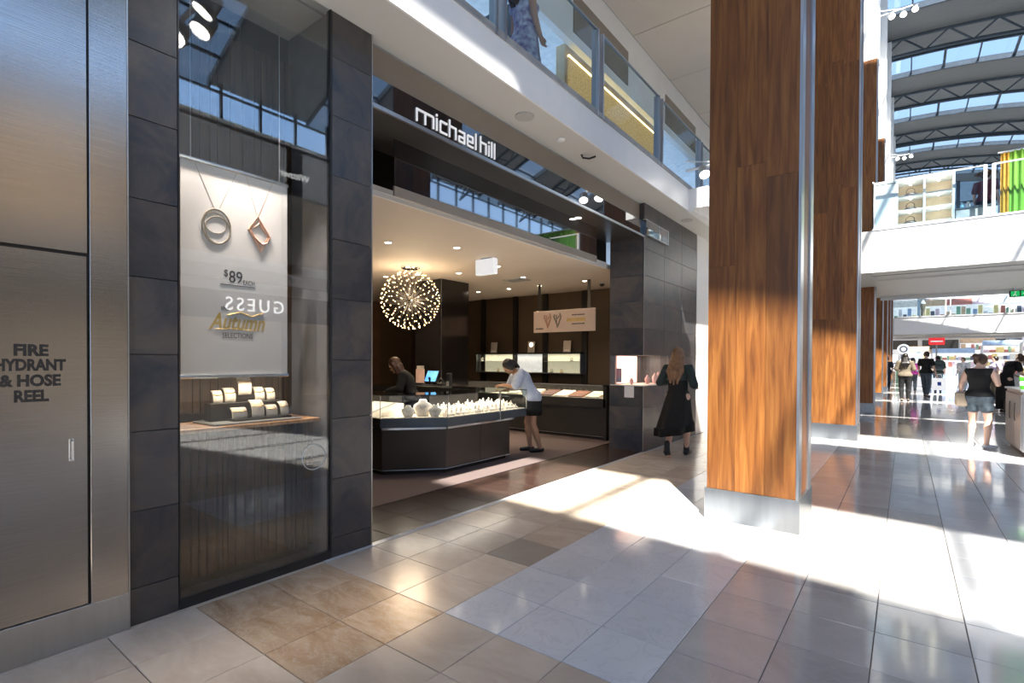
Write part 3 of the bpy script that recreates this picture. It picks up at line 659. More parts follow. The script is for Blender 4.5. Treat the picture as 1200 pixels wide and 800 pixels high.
# ---- kiosk on the near bridge: shelves with bags
kc = thing('display_shelf_unit', (3.5, 16.1, 4.79), 'white shelf unit with lit cubbyholes behind the bridge balustrade', 'shelf unit')
m_cub = pm('warm_cubby', (0.80, 0.62, 0.42), 0.6, var=0.05)
obj('side_panel', MB().box(2.80, 3.22, 15.9, 16.45, 4.79, 5.96), m_whitemetal, kc)
obj('backboard', MB().box(3.22, 4.33, 16.4, 16.45, 4.79, 5.96), m_cub, kc)
obj('top', MB().box(2.80, 4.33, 15.9, 16.4, 5.94, 5.98), m_whitemetal, kc)
for x in (3.24, 3.77, 4.31): obj('divider', MB().box(x - 0.02, x + 0.02, 15.9, 16.4, 4.79, 5.94), m_whitemetal, kc)
for z in (4.90, 5.24, 5.59):
    obj('shelf', MB().box(3.26, 4.29, 15.92, 16.4, z - 0.015, z + 0.015), m_whitemetal, kc)
    for x in (3.505, 4.04):
        l = obj('downlight', MB().lathe([(0.025, z + 0.30), (0.001, z + 0.29)], (x, 16.1, 0), 8), m_lamp, kc)
        pd = bpy.data.lights.new('cubby_light', 'POINT'); pd.energy = 0.5; pd.color = (1, 0.8, 0.55); pd.shadow_soft_size = 0.03
        po = bpy.data.objects.new('cubby_light', pd); COL.objects.link(po); po.parent = kc; po.location = Vector((x, 16.05, z + 0.24)) - kc.location
m_bag = pm('dark_brown_leather', (0.05, 0.03, 0.025), 0.5)
for z, w_ in ((4.916, 'lowest'), (5.256, 'middle'), (5.606, 'top')):
    bg_ = thing('handbag', (3.505, 16.1, z), 'small dark handbag with a round handle on the %s lit shelf of the bridge kiosk' % w_, 'handbag', 'handbags in the lit cubbyholes')
    obj('bag_body', MB().lathe([(0.09, 0), (0.13, 0.02), (0.12, 0.06), (0.08, 0.09), (0.02, 0.10)], (0, 0, 0), 14, 1, 0.5), m_bag, bg_, True, True)
    obj('handle', MB().torus((0, 0, 0.12), 0.085, 0.008, 'y', 16, 5), m_bag, bg_, True, True)
cn = thing('kiosk_counter', (4.7, 16.2, 4.79), 'grey counter between the shelf unit and the green curtain on the bridge', 'counter')
obj('counter_body', MB().cbox(4.35, 5.08, 16.0, 16.6, 4.79, 5.11, 0.01), m_grey, cn); obj('counter_top', MB().cbox(4.34, 5.09, 15.98, 16.62, 5.11, 5.14, 0.005), m_band, cn)
for i, (x, c, nm) in enumerate(((4.47, (0.12, 0.3, 0.45), 'blue'), (4.58, (0.75, 0.75, 0.72), 'white'))):
    jr = thing('jar', (x, 16.15, 5.14), 'small %s jar on the bridge kiosk counter' % nm, 'jar')
    obj('body', MB().lathe([(0.03, 0), (0.035, 0.02), (0.035, 0.09), (0.02, 0.11), (0.02, 0.13)], (0, 0, 0), 12), pm('jar_' + nm, c, 0.3), jr, True, True)
    obj('lid', MB().lathe([(0.024, 0.13), (0.024, 0.15), (0.001, 0.155)], (0, 0, 0), 12), m_whitemetal, jr, True, True)
gc = thing('curtain', (5.7, 16.1, 4.79), 'bright green pleated curtain with an ochre edge on the near bridge', 'curtain')
def pleat(x0, x1, y, z0, z1, amp, per):
    mb = MB(); n = int((x1 - x0) / per * 8); pts = [(x0 + (x1 - x0) * i / n, y + amp * math.sin(2 * PI * i / 8)) for i in range(n + 1)]
    vs = [(a, b, z0) for a, b in pts] + [(a, b, z1) for a, b in pts] + [(a, b + 0.006, z0) for a, b in pts] + [(a, b + 0.006, z1) for a, b in pts]; m = n + 1
    fs = []
    for i in range(n): fs += [(i, i + 1, m + i + 1, m + i), (2 * m + i + 1, 2 * m + i, 3 * m + i, 3 * m + i + 1)]
    return mb.add(vs, fs)
obj('curtain_cloth', pleat(5.27, 7.6, 16.05, 4.80, 6.28, 0.03, 0.11), pm('green_cloth', (0.10, 0.28, 0.02), 0.8, col2=(0.25, 0.48, 0.06), scale=7, stretch=(6, 1, 0.1)), gc, True)
obj('curtain_edge', pleat(5.12, 5.27, 16.05, 4.80, 6.26, 0.025, 0.07), pm('ochre_cloth', (0.50, 0.28, 0.03), 0.8), gc, True)
obj('rail', MB().tube([(5.07, 16.05, 6.28), (7.65, 16.05, 6.28)], 0.02, 8), m_whitemetal, gc)
# ---- far kiosks and shopfronts: colourful, each its own thing
def rc(r): 
    import colorsys
    return colorsys.hsv_to_rgb(r.random(), r.uniform(0.1, 0.75), r.uniform(0.25, 0.95))
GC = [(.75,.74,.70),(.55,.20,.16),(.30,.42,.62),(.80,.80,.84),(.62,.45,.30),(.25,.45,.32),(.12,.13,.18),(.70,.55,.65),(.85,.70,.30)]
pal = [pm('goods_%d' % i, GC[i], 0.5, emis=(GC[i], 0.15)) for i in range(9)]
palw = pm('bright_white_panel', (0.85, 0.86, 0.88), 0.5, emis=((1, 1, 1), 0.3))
def stall(x, y, z, w_, h, label, seed, rows=3):
    r = thing('market_stall', (x, y, z), label, 'stall'); rr = random.Random(seed)
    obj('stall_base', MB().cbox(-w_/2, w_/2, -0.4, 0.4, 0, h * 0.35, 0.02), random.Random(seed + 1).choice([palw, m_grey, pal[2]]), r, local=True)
    for k in range(rows + 1):
        zz = h * 0.35 + (h * 0.65) * k / rows
        obj('shelf', MB().box(-w_/2, w_/2, -0.25, 0.35, zz - 0.02, zz), m_whitemetal, r, local=True)
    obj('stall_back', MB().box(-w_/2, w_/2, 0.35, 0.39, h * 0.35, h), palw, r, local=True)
    for sx in (-1, 1): obj('upright', MB().box(sx * w_/2 - 0.03, sx * w_/2 + 0.03, -0.25, 0.39, h * 0.35, h), m_whitemetal, r, local=True)
    mbs = {}
    for k in range(rows):
        zz = h * 0.35 + (h * 0.65) * k / rows; xx = -w_/2 + 0.08
        while xx < w_/2 - 0.15:
            ww = rr.uniform(0.08, 0.28); hh = rr.uniform(0.3, 0.85) * h * 0.65 / rows; c = rr.randrange(9)
            mbs.setdefault(c, MB()).cbox(xx, xx + ww - 0.02, -0.2, 0.1, zz, zz + hh, 0.012); xx += ww
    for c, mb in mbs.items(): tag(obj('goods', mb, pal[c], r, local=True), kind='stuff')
    obj('header', MB().box(-w_/2, w_/2, -0.28, -0.24, h, h + 0.3), pal[rr.randrange(9)], r, local=True)
    return r
stall(3.9, 44, 0, 1.6, 2.3, 'white stall with small mixed goods behind the woman in the olive top', 3)
stall(6.0, 46, 0, 2.2, 2.2, 'wide low stall of bright goods in the middle distance', 5)
stall(8.2, 43, 0, 2.0, 2.6, 'tall stall with coloured packs at the right of the concourse', 8, 4)
stall(7.3, 47, 0, 1.8, 2.9, 'stall with a pale header left of the leaning woman in black', 11, 4)
stall(9.6, 41, 0, 1.8, 2.7, 'stall with coloured packs at the right edge of the picture', 14, 4)
for i, (x, w_) in enumerate(((3.2, 2.2), (5.8, 2.4), (8.6, 2.6), (11.3, 2.4))):
    r = thing('shopfront', (x, 57.5, 0), ('leftmost', 'second', 'third', 'rightmost')[i] + ' of the four far shopfronts under the end bridge', 'shopfront', 'far shopfronts')
    obj('shop_wall', MB().box(-w_/2, w_/2, 0.3, 0.5, 0, 3.5), palw if i % 2 == 0 else pal[i + 3], r, local=True)
    obj('sign_band', MB().box(-w_/2, w_/2, 0, 0.3, 2.7, 3.5), (m_darkwall, m_black, m_darkwall, pal[6])[i], r, local=True)
    rr = random.Random(i + 90)
    for k in range(7): obj('display', MB().cbox(-w_/2 + 0.1 + k * w_/7.5, -w_/2 + 0.1 + (k + 0.8) * w_/7.5, 0.0, 0.25, 0, rr.uniform(0.8, 2.3), 0.02), pal[rr.randrange(9)], r, local=True)
m_red = pm('red_sign', (0.75, 0.03, 0.04), 0.4, emis=((1, 0.06, 0.06), 0.2))
rs = thing('post_sign', (5.0, 42, 2.55), 'red sign on a post beyond the man in black', 'sign')
obj('sign_panel', MB().cbox(-0.40, 0.40, -0.03, 0.03, 0.1, 0.55, 0.04), m_red, rs, local=True); obj('stripe', MB().box(-0.3, 0.3, -0.04, -0.03, 0.28, 0.36), m_letter, rs, local=True)
obj('post', MB().tube([(0, 0.04, 0.3), (0, 0.04, -2.6)], 0.04, 8), m_grey, rs, local=True)
m_navy = pm('navy', (0.03, 0.05, 0.16), 0.4)
for i, (x, z) in enumerate(((3.35, 2.35), (3.75, 1.6), (2.95, 1.3))):
    dd = thing('disc_sign', (x, 40, z), ('upper white round sign with a navy ring beyond the concourse', 'middle white round sign with a navy ring', 'lower white round sign with a navy ring by the far column')[i], 'sign')
    rot = Matrix.Rotation(PI / 2, 3, 'X')
    obj('disc', MB().lathe([(0.32, -0.02), (0.32, 0.02)], (0, 0, 0), 24, rot=rot), palw, dd, local=True)
    obj('ring', MB().torus((0, -0.025, 0), 0.17, 0.035, 'y', 20, 6), m_navy, dd, local=True)
    obj('stem', MB().tube([(0, 0.03, -0.3), (0, 0.03, -z)], 0.02, 6), m_grey, dd, local=True)
# upper far level beyond the end bridge
for i, (x, c) in enumerate(((3.4, 0), (5.2, 4), (6.8, 1), (8.4, 7), (10.0, 3))):
    r = thing('upper_shopfront', (x, 54.5, 4.92), ('leftmost', 'second', 'middle', 'fourth', 'rightmost')[i] + ' colourful shopfront on the level of the far bridge', 'shopfront', 'upper far shopfronts')
    obj('shop_wall', MB().box(-0.8, 0.8, 0, 0.2, 0, 1.9), palw, r, local=True)
    obj('sign_band', MB().box(-0.8, 0.8, -0.1, 0, 1.25, 1.75), pal[c], r, local=True)
    rr = random.Random(i + 190)
    for k in range(5): obj('display', MB().cbox(-0.75 + k * 0.3, -0.5 + k * 0.3, -0.2, -0.01, 0, rr.uniform(0.5, 1.15), 0.02), pal[rr.randrange(9)], r, local=True)
# green exit sign under the near bridge
es = thing('exit_sign', (6.14, 21.0, 3.45), 'green and white exit sign hanging under the near footbridge', 'exit sign')
obj('sign_box', MB().cbox(-0.28, 0.28, -0.04, 0.04, 0.0, 0.19, 0.008), m_black, es, local=True)
mg = emit('exit_green', (0.02, 0.45, 0.12), 0.5)
obj('lit_panel', MB().box(-0.25, -0.06, -0.046, -0.04, 0.02, 0.17).box(-0.03, 0.25, -0.046, -0.04, 0.02, 0.17), mg, es, local=True)
obj('pictogram', MB().sph((-0.15, -0.05, 0.145), 0.018, 8, 5).tube([(-0.15, -0.05, 0.13), (-0.165, -0.05, 0.085), (-0.13, -0.05, 0.035)], 0.010, 5).tube([(-0.165, -0.05, 0.085), (-0.20, -0.05, 0.04)], 0.010, 5), m_letter, es, local=True)
obj('arrow', MB().extr([(0.0, -0.047, 0.095), (0.09, -0.047, 0.155), (0.09, -0.047, 0.11), (0.22, -0.047, 0.11), (0.22, -0.047, 0.08), (0.09, -0.047, 0.08), (0.09, -0.047, 0.035)], (0, -0.004, 0)), m_letter, es, local=True)
obj('hanger', MB().tube([(-0.2, 0, 0.19), (-0.2, 0, 0.27)], 0.01, 6).tube([(0.2, 0, 0.19), (0.2, 0, 0.27)], 0.01, 6), m_grey, es, local=True)
# potted palm by the far columns
pt = thing('potted_plant', (1.95, 37.3, 0), 'bushy green plant in a tall white pot beside the far timber columns', 'plant')
obj('pot', MB().lathe([(0.30, 0), (0.42, 1.25), (0.38, 1.25), (0.36, 1.1)], (0, 0, 0), 16), palw, pt, True, True)
obj('inner_pot', MB().lathe([(0.34, 1.1), (0.34, 1.35), (0.30, 1.35)], (0, 0, 0), 16), pm('terracotta', (0.6, 0.18, 0.06), 0.6), pt, True, True)
mb = MB(); rr = random.Random(4)
for k in range(46):
    a = rr.uniform(0, 2 * PI); l = rr.uniform(0.5, 0.95); h = rr.uniform(0.4, 1.4)
    p = [Vector((0.05 * math.cos(a), 0.05 * math.sin(a), 1.3)), Vector((l * 0.5 * math.cos(a), l * 0.5 * math.sin(a), 1.3 + h)), Vector((l * math.cos(a), l * math.sin(a), 1.3 + h * 0.7))]
    sd = Vector((-math.sin(a), math.cos(a), 0)) * 0.05
    mb.add([p[0], p[1] - sd, p[1] + sd, p[2]], [(0, 1, 2), (1, 3, 2)])
tag(obj('leaves', mb, pm('leaf_green', (0.05, 0.16, 0.03), 0.5, col2=(0.18, 0.34, 0.08)), pt, local=True), kind='stuff')

# ================================================================ STEEL COUNTER AT THE RIGHT EDGE
kt = thing('steel_counter', (5.9, 12.0, 0), 'stainless steel food counter unit at the right edge of the picture', 'counter')
m_ks = pm('counter_steel', (0.33, 0.31, 0.30), 0.35, 1.0, var=0.03, scale=3, stretch=(1, 1, 40))
obj('body', MB().cbox(4.93, 7.0, 11.4, 13.0, 0.09, 1.05, 0.006), m_ks, kt)
obj('plinth', MB().box(4.98, 6.95, 11.45, 12.95, 0.0, 0.09), m_frame, kt)
for a, b in ((11.41, 11.92), (11.93, 12.44), (12.45, 12.98)):
    d = obj('door', MB().cbox(4.912, 4.93, a, b, 0.12, 1.0, 0.003), m_ks, kt)
    obj('handle', MB().tube([(4.90, b - 0.05, 0.55), (4.895, b - 0.05, 0.60), (4.895, b - 0.05, 0.8), (4.90, b - 0.05, 0.85)], 0.008, 6), m_frame, d)
obj('top', MB().cbox(4.90, 7.02, 11.38, 13.02, 1.05, 1.08, 0.004), m_steel2, kt)
obj('upper_panel', MB().cbox(5.25, 7.0, 12.3, 12.9, 1.30, 1.55, 0.01), m_grey, kt); obj('upper_panel', MB().box(5.3, 5.34, 12.3, 12.9, 1.08, 1.3), m_steel2, kt)
tub = thing('green_tub', (4.99, 11.75, 1.08), 'bright green tub on the steel counter', 'tub')
obj('body', MB().lathe([(0.045, 0), (0.06, 0.2), (0.065, 0.2), (0.06, 0.17)], (0, 0, 0), 14), pm('lime_plastic', (0.12, 0.70, 0.04), 0.4), tub, True, True)
obj('label', MB().lathe([(0.054, 0.06), (0.0585, 0.13)], (0, 0, 0), 14, caps=False), m_letter, tub, True, True)
# ================================================================ FIRE CABINET
fc = thing('fire_hydrant_cabinet', (0.0, -0.3, 0), 'tall stainless steel fire hydrant cabinet with black lettering at the left edge', 'cabinet')
obj('body', MB().box(-0.3, 0.004, -2.2, 0.982, 0, 4.115), m_frame, fc)
obj('upper_panel', MB().cbox(0.004, 0.02, -1.0, 0.803, 2.058, 4.115, 0.002), m_steel, fc)
fd = obj('door', MB().cbox(0.004, 0.02, -1.0, 0.800, 0.208, 2.042, 0.002), m_steel, fc)
obj('upper_panel', MB().cbox(0.004, 0.02, -2.2, -1.01, 0.208, 4.115, 0.002), m_steel, fc)
obj('side_panel', MB().cbox(0.004, 0.021, 0.812, 0.978, 0.2, 4.115, 0.002), m_steel, fc)
obj('edge_return', MB().box(-0.05, 0.022, 0.978, 0.984, 0, 4.115), m_steel2, fc)
obj('kick_plate', MB().cbox(0.004, 0.024, -2.2, 0.981, 0.0, 0.203, 0.002), m_steel2, fc)
for s, z, wd in (('FIRE', 1.543, 0.128), ('HYDRANT', 1.470, 0.262), ('& HOSE', 1.393, 0.225), ('REEL', 1.317, 0.128)):
    mb = MB(); text_into(mb, s, 0.076, lambda u, v, w, z=z: (0.0212 + w * 0.3, 0.580 + u, z + v), 0.001, bold=0.0035, width=wd)
    obj('lettering', mb, m_ink, fd)
obj('pull_handle', MB().tube([(0.022, 0.733, 0.985), (0.045, 0.733, 0.99), (0.045, 0.733, 1.08), (0.022, 0.733, 1.085)], 0.005, 8).cbox(0.019, 0.023, 0.722, 0.744, 0.975, 1.092, 0.001), m_chrome, fd)

# ================================================================ SHOP WINDOW
wn = st('window_1', MB().box(-0.026, -0.014, 1.238, 2.262, 0.055, 4.13), m_wglass)
obj('bottom_rail', MB().box(-0.05, 0.0, 1.237, 2.268, 0.0, 0.058), m_frame, wn)
obj('side_rail', MB().box(-0.05, 0.0, 2.258, 2.269, 0.055, 4.13), m_frame, wn)
obj('side_rail', MB().box(-0.05, 0.0, 1.236, 1.243, 0.055, 4.13), m_frame, wn)
stk = tag(obj('round_sticker', MB().torus((-0.012, 2.128, 0.790), 0.092, 0.0035, 'x', 40, 6).box(-0.013, -0.011, 2.10, 2.16, 0.792, 0.796).box(-0.013, -0.011, 2.07, 2.19, 0.742, 0.746), pm('frosted_film', (0.55, 0.60, 0.62), 0.6)), 'pale ring shaped sticker low on the shop window', 'sticker')
wb = thing('window_backing', (-0.5, 1.75, 0), 'dark brown vertical boards closing off the back of the window display', 'screen')
m_slat = wood('dark_slat_timber', (0.016, 0.008, 0.005), (0.040, 0.021, 0.013), (0.085, 0.05, 0.03), 0.45)
rr = random.Random(3); y = 1.25
while y < 2.25:
    d = rr.choice((0.05, 0.07, 0.09)); obj('board', MB().cbox(-0.60 - rr.uniform(0, 0.02), -0.57, y, y + d - 0.006, 1.12, 3.9, 0.002), m_slat, wb)
    y += d
y = 1.25
while y < 2.25:
    d = rr.choice((0.035, 0.05, 0.065)); obj('board', MB().cbox(-0.30, -0.25 + rr.uniform(-0.012, 0.0), y, y + d - 0.012, 0.06, 1.03, 0.002), m_slat, wb)
    y += d
obj('backing_panel', MB().box(-0.60, -0.31, 1.24, 2.26, 0.0, 1.03), m_darkwall, wb)
sh = thing('display_shelf', (-0.33, 1.75, 1.03), 'timber edged shelf across the shop window under the banner', 'shelf')
obj('shelf_board', MB().cbox(-0.56, -0.13, 1.245, 2.255, 1.035, 1.062, 0.002), wood('tan_timber', (0.30, 0.14, 0.06), (0.45, 0.24, 0.11), (0.55, 0.33, 0.17), 0.4), sh)
obj('grey_mat', MB().cbox(-0.50, -0.16, 1.50, 2.12, 1.062, 1.075, 0.002), m_grey, sh)
rs_ = thing('display_riser', (-0.38, 1.8, 1.075), 'black stepped riser carrying cream bracelet pads in the window', 'riser')
obj('step', MB().cbox(-0.44, -0.34, 1.55, 2.08, 1.075, 1.20, 0.003), m_black, rs_); obj('step', MB().cbox(-0.34, -0.23, 1.66, 2.08, 1.075, 1.09, 0.003), m_black, rs_)
obj('step', MB().cbox(-0.46, -0.38, 1.72, 1.88, 1.20, 1.25, 0.003), m_black, rs_)
def pad(x, y, z, w_, h, label, g='cream pads on the window riser'):
    r = thing('bracelet_pad', (x, y, z), label, 'jewellery pad', g); mb = MB(); n = 7; pr = []
    for i in range(n + 1):
        a = -0.35 + 1.9 * i / n; pr.append((h * 0.55 * math.cos(a) - h * 0.4, h * 0.75 * math.sin(a) + h * 0.28))
    vs = [(p, -w_/2, q) for p, q in pr] + [(p, w_/2, q) for p, q in pr] + [(p - 0.012, -w_/2, q - 0.006) for p, q in pr] + [(p - 0.012, w_/2, q - 0.006) for p, q in pr]; m = n + 1
    fs = []
    for i in range(n): fs += [(i, i + 1, m + i + 1, m + i), (2*m + i + 1, 2*m + i, 3*m + i, 3*m + i + 1), (i + 1, i, 2*m + i, 2*m + i + 1), (m + i, m + i + 1, 3*m + i + 1, 3*m + i)]
    fs += [(0, m, 3*m, 2*m), (n, 2*m + n, 3*m + n, m + n)]
    mb.add(vs, fs); obj('pad', mb, m_cream, r, True, True)
    obj('bracelet', MB().tube([(h * 0.08, -w_/2, h * 0.70), (h * 0.14, 0, h * 0.66), (h * 0.08, w_/2, h * 0.70)], 0.004, 6), m_gold, r, True, True)
    return r
for (y, z, w_, h, l) in ((1.617, 1.20, 0.06, 0.085, 'leftmost cream bracelet pad on the back step of the window riser'), (1.70, 1.20, 0.07, 0.10, 'cream pad second from the left on the back step'),
    (1.80, 1.25, 0.09, 0.14, 'largest cream pad, topmost in the middle of the window riser'), (1.91, 1.20, 0.07, 0.10, 'cream pad right of the tall middle one on the back step'), (1.995, 1.20, 0.06, 0.09, 'rightmost cream pad on the back step of the riser')):
    pad(-0.385, y, z, w_, h, l)
for (y, z, w_, h, l) in ((1.714, 1.09, 0.10, 0.075, 'low cream pad at the left front of the window riser'), (1.84, 1.09, 0.085, 0.12, 'tall cream pad in the middle of the front step'), (1.945, 1.09, 0.08, 0.08, 'cream pad with gold bracelet right of centre on the front step'), (2.04, 1.09, 0.06, 0.10, 'rightmost cream pad on the front step')):
    pad(-0.27, y, z, w_, h, l)
bn = thing('window_banner', (-0.15, 1.65, 1.39), 'large hanging banner with two necklaces and a price in the shop window', 'banner')
X = -0.1487
obj('cloth', MB().box(-0.152, -0.149, 1.302, 1.999, 1.40, 2.765), m_banner, bn)
obj('top_rail', MB().tube([(-0.15, 1.295, 2.772), (-0.15, 2.004, 2.772)], 0.014, 10), m_chrome, bn); obj('bottom_rail', MB().tube([(-0.15, 1.295, 1.395), (-0.15, 2.004, 1.395)], 0.014, 10), m_chrome, bn)
for y in (1.36, 1.94): obj('suspension_wire', MB().tube([(-0.15, y, 2.78), (-0.15, y, 4.1)], 0.002, 5), m_steel2, bn)
pr1 = obj('printed_necklace', MB().torus((X, 1.514, 2.375), 0.088, 0.0055, 'x', 36, 6, 1.28).torus((X + .001, 1.522, 2.352), 0.078, 0.004, 'x', 36, 6, 1.12).torus((X + .001, 1.508, 2.395), 0.070, 0.003, 'x', 36, 6, 0.95)
    .tube([(X, 1.385, 2.75), (X, 1.50, 2.49), (X, 1.53, 2.49), (X, 1.638, 2.752)], 0.0013, 5), m_silver, bn)
dm = MB()
for s in (1.0, 0.82): dm.tube([(X, 1.795 - 0.075 * s, 2.40), (X, 1.782, 2.385 + 0.115 * s), (X, 1.795 + 0.075 * s, 2.37), (X, 1.803, 2.385 - 0.125 * s), (X, 1.795 - 0.075 * s, 2.40)], 0.007 * s, 6)
dm.tube([(X, 1.75, 2.36), (X, 1.81, 2.31), (X, 1.85, 2.33)], 0.008, 6).tube([(X, 1.76, 2.42), (X, 1.79, 2.45), (X, 1.84, 2.39)], 0.006, 6)
dm.tube([(X, 1.705, 2.755), (X, 1.777, 2.51), (X, 1.79, 2.51), (X, 1.89, 2.76)], 0.0013, 5)
obj('printed_necklace', dm, m_rose, bn)['label'] = 'rose gold diamond shaped pendant print'
def ban_text(s, size, y, z, m, wd=None, shear=0, bold=0, nm='print', squash=1.0):
    mb = MB(); text_into(mb, s, size, lambda u, v, w: (X + w, y + u, z + v * squash), 0.0006, bold, shear, width=wd); obj(nm, mb, m, bn)
ban_text('89', 0.118, 1.635, 2.055, m_ink, 0.088, bold=0.001, squash=0.95); ban_text('$', 0.065, 1.572, 2.078, m_ink, 0.026); ban_text('EACH', 0.045, 1.722, 2.028, m_ink, 0.075)
obj('print', MB().box(X, X + 0.0012, 1.535, 1.765, 2.001, 2.005), m_ink, bn)
ban_text('the', 0.045, 1.565, 1.845, m_ink, 0.05); ban_text('Autumn', 0.150, 1.648, 1.752, m_goldink, 0.37, shear=0.35, bold=0.0035); ban_text('SELECTIONS', 0.05, 1.648, 1.664, m_ink, 0.20)
obj('print', MB().tube([(X, 1.50, 1.705), (X, 1.62, 1.712), (X, 1.76, 1.702)], 0.0022, 5).tube([(X, 1.58, 1.80), (X, 1.66, 1.825), (X, 1.74, 1.80), (X, 1.82, 1.83)], 0.004, 5), m_goldink, bn)
def area(name, loc, sx, sy, e, col, rot=(0, 0, 0), parent=None):
    d = bpy.data.lights.new(name, 'AREA'); d.shape = 'RECTANGLE'; d.size = sx; d.size_y = sy; d.energy = e; d.color = col
    o = bpy.data.objects.new(name, d); COL.objects.link(o); o.location = Vector(loc) - (wloc(parent) if parent else Vector()); o.rotation_euler = rot
    if parent: o.parent = parent
    return o
def spot(name, loc, e, col=(1, 0.82, 0.62), ang=80, parent=None, to=(0, 0, -1), r=0.03):
    d = bpy.data.lights.new(name, 'SPOT'); d.energy = e; d.color = col; d.spot_size = math.radians(ang); d.spot_blend = 0.6; d.shadow_soft_size = r
    o = bpy.data.objects.new(name, d); COL.objects.link(o); o.location = Vector(loc) - (wloc(parent) if parent else Vector()); o.rotation_euler = Vector(to).to_track_quat('-Z', 'Y').to_euler()
    if parent: o.parent = parent
    return o
WARM = (1.0, 0.80, 0.58)
wl1 = thing('added_spotlight', (-0.08, 1.6, 3.6), 'small added spotlight at the top of the window display above the banner', 'spotlight')  # made-up fitting to go with the added banner light
obj('lamp_housing', MB().lathe([(0.03, 0.02), (0.035, 0.1), (0.01, 0.13)], (0, 0, 0), 12), m_frame, wl1, True, True); obj('lens', MB().lathe([(0.001, 0.02), (0.028, 0.021)], (0, 0, 0), 12), m_lamp, wl1, local=True)
spot('added_banner_spot', (-0.045, 1.5, 3.35), 120, (1, 0.86, 0.76), 60, None, (-0.07, 0.05, -1)); spot('added_banner_spot', (-0.045, 1.85, 3.35), 120, (1, 0.86, 0.76), 60, None, (-0.07, 0, -1))  # lamps added to brighten the banner, no such source known
area('window_strip', (-0.30, 1.75, 1.34), 0.1, 0.7, 1.6, WARM, (0, 0, 0))

# ================================================================ STORE INTERIOR
def ring_case(r, quad, zt=1.05, zb=0.75, glass_front=True, front=((0, 1),), m=m_glass):
    pass
jc = thing('jewellery_counter', (-2.9, 5.4, 0), 'dark jewellery counter island with lit glass cases facing the entrance', 'counter')
O = [(-4.6, 4.25), (-1.96, 4.27), (-1.39, 4.93), (-1.39, 6.72), (-4.6, 6.72)]
I = [(-4.6, 4.80), (-2.20, 4.82), (-1.94, 5.12), (-1.94, 6.17), (-4.6, 6.17)]
quads = [[O[0], O[1], I[1], I[0]], [O[1], O[2], I[2], I[1]], [O[2], O[3], I[3], I[2]], [O[3], O[4], I[4], I[3]]]
names = ['left', 'chamfer', 'front', 'rear']
def inset(q, d):
    c = (sum(p[0] for p in q) / 4, sum(p[1] for p in q) / 4); out = []
    n = len(q)
    for i in range(n):
        p = Vector(q[i]).to_2d() if False else Vector((q[i][0], q[i][1])); a = Vector((q[i-1][0], q[i-1][1])); b = Vector((q[(i+1) % n][0], q[(i+1) % n][1]))
        e1 = (p - a).normalized(); e2 = (b - p).normalized(); n1 = Vector((-e1.y, e1.x)); n2 = Vector((-e2.y, e2.x)); k = (n1 + n2); k = k / max(0.2, k.dot(n1))
        out.append(tuple(p + k * d))
    return out
# base
def seg_shift(q, d): return q
Ob = [(-4.6, 4.29), (-1.975, 4.31), (-1.43, 4.94), (-1.43, 6.33), (-4.6, 6.33)]
bases = [[Ob[0], Ob[1], I[1], I[0]], [Ob[1], Ob[2], I[2], I[1]], [Ob[2], (-1.43, 5.64), (-1.94, 5.64), I[2]], [(-1.43, 5.645), Ob[3], (-1.94, 6.33), (-1.94, 5.645)], [(-1.94, 6.2), (-1.94, 6.68), (-4.6, 6.68), (-4.6, 6.2)]]
for q in bases:
    obj('base_panel', MB().prism(q, 0.06, 0.615), m_cab2, jc)
obj('plinth', MB().prism([(-4.6, 4.33), (-1.99, 4.35), (-1.47, 4.96), (-1.47, 6.28), (-4.6, 6.28)], 0.0, 0.06), m_black, jc)
obj('plinth_trim', MB().tube([(-4.6, 4.285, 0.062), (-1.972, 4.305, 0.062), (-1.425, 4.938, 0.062), (-1.425, 6.335, 0.062)], 0.006, 6), m_steel2, jc)
for q, nm in zip(quads, names):
    obj('case_band', MB().prism(q, 0.63, 0.745), m_band if nm in ('front', 'chamfer') else m_cab, jc)
    obj('deck', MB().prism(inset(q, 0.012), 0.745, 0.756), m_tray, jc)
    obj('glass_top', MB().prism(inset(q, -0.002), 1.046, 1.054), m_glass, jc)
def pane(a, b, z0, z1, t=0.006):
    a = Vector(a); b = Vector(b); d = (b - a).normalized(); n = Vector((d.y, -d.x)) * t
    return [(a.x, a.y), (b.x, b.y), (b.x - n.x, b.y - n.y), (a.x - n.x, a.y - n.y)]
for a, b in ((O[0], O[1]), (O[1], O[2]), (O[2], (-1.39, 6.05)), ((-1.39, 6.055), O[3]), (O[3], O[4])):
    obj('glass_front', MB().prism(pane(a, b, 0, 0), 0.748, 1.046), m_glass, jc)
for p in (O[1], O[2], O[3]):
    obj('corner_post', MB().box(p[0] - 0.004, p[0] + 0.004, p[1] - 0.004, p[1] + 0.004, 0.745, 1.05), m_chrome, jc)
obj('corner_post', MB().box(-1.395, -1.383, 6.03, 6.06, 0.60, 1.05), m_chrome, jc)
obj('top_trim', MB().tube([(-4.6, 4.248, 1.05), (-1.958, 4.268, 1.05), (-1.387, 4.93, 1.05), (-1.387, 6.722, 1.05), (-4.6, 6.722, 1.05)], 0.005, 6), m_frame, jc)
obj('chrome_strip', MB().prism([(-1.93, 4.265), (-1.39, 4.895), (-1.43, 4.91), (-1.955, 4.30)], 0.600, 0.628), m_chrome, jc)
obj('chrome_strip', MB().box(-1.43, -1.385, 4.93, 6.40, 0.600, 0.628), m_chrome, jc)
obj('inner_panel', MB().box(-1.95, -1.94, 5.12, 6.17, 0.62, 1.046).box(-4.6, -2.2, 4.82, 4.83, 0.62, 1.046).box(-4.6, -1.95, 6.16, 6.17, 0.62, 1.046), m_cab, jc)
obj('work_desk', MB().box(-4.6, -2.3, 4.83, 5.02, 0.70, 0.74), m_cab, jc)
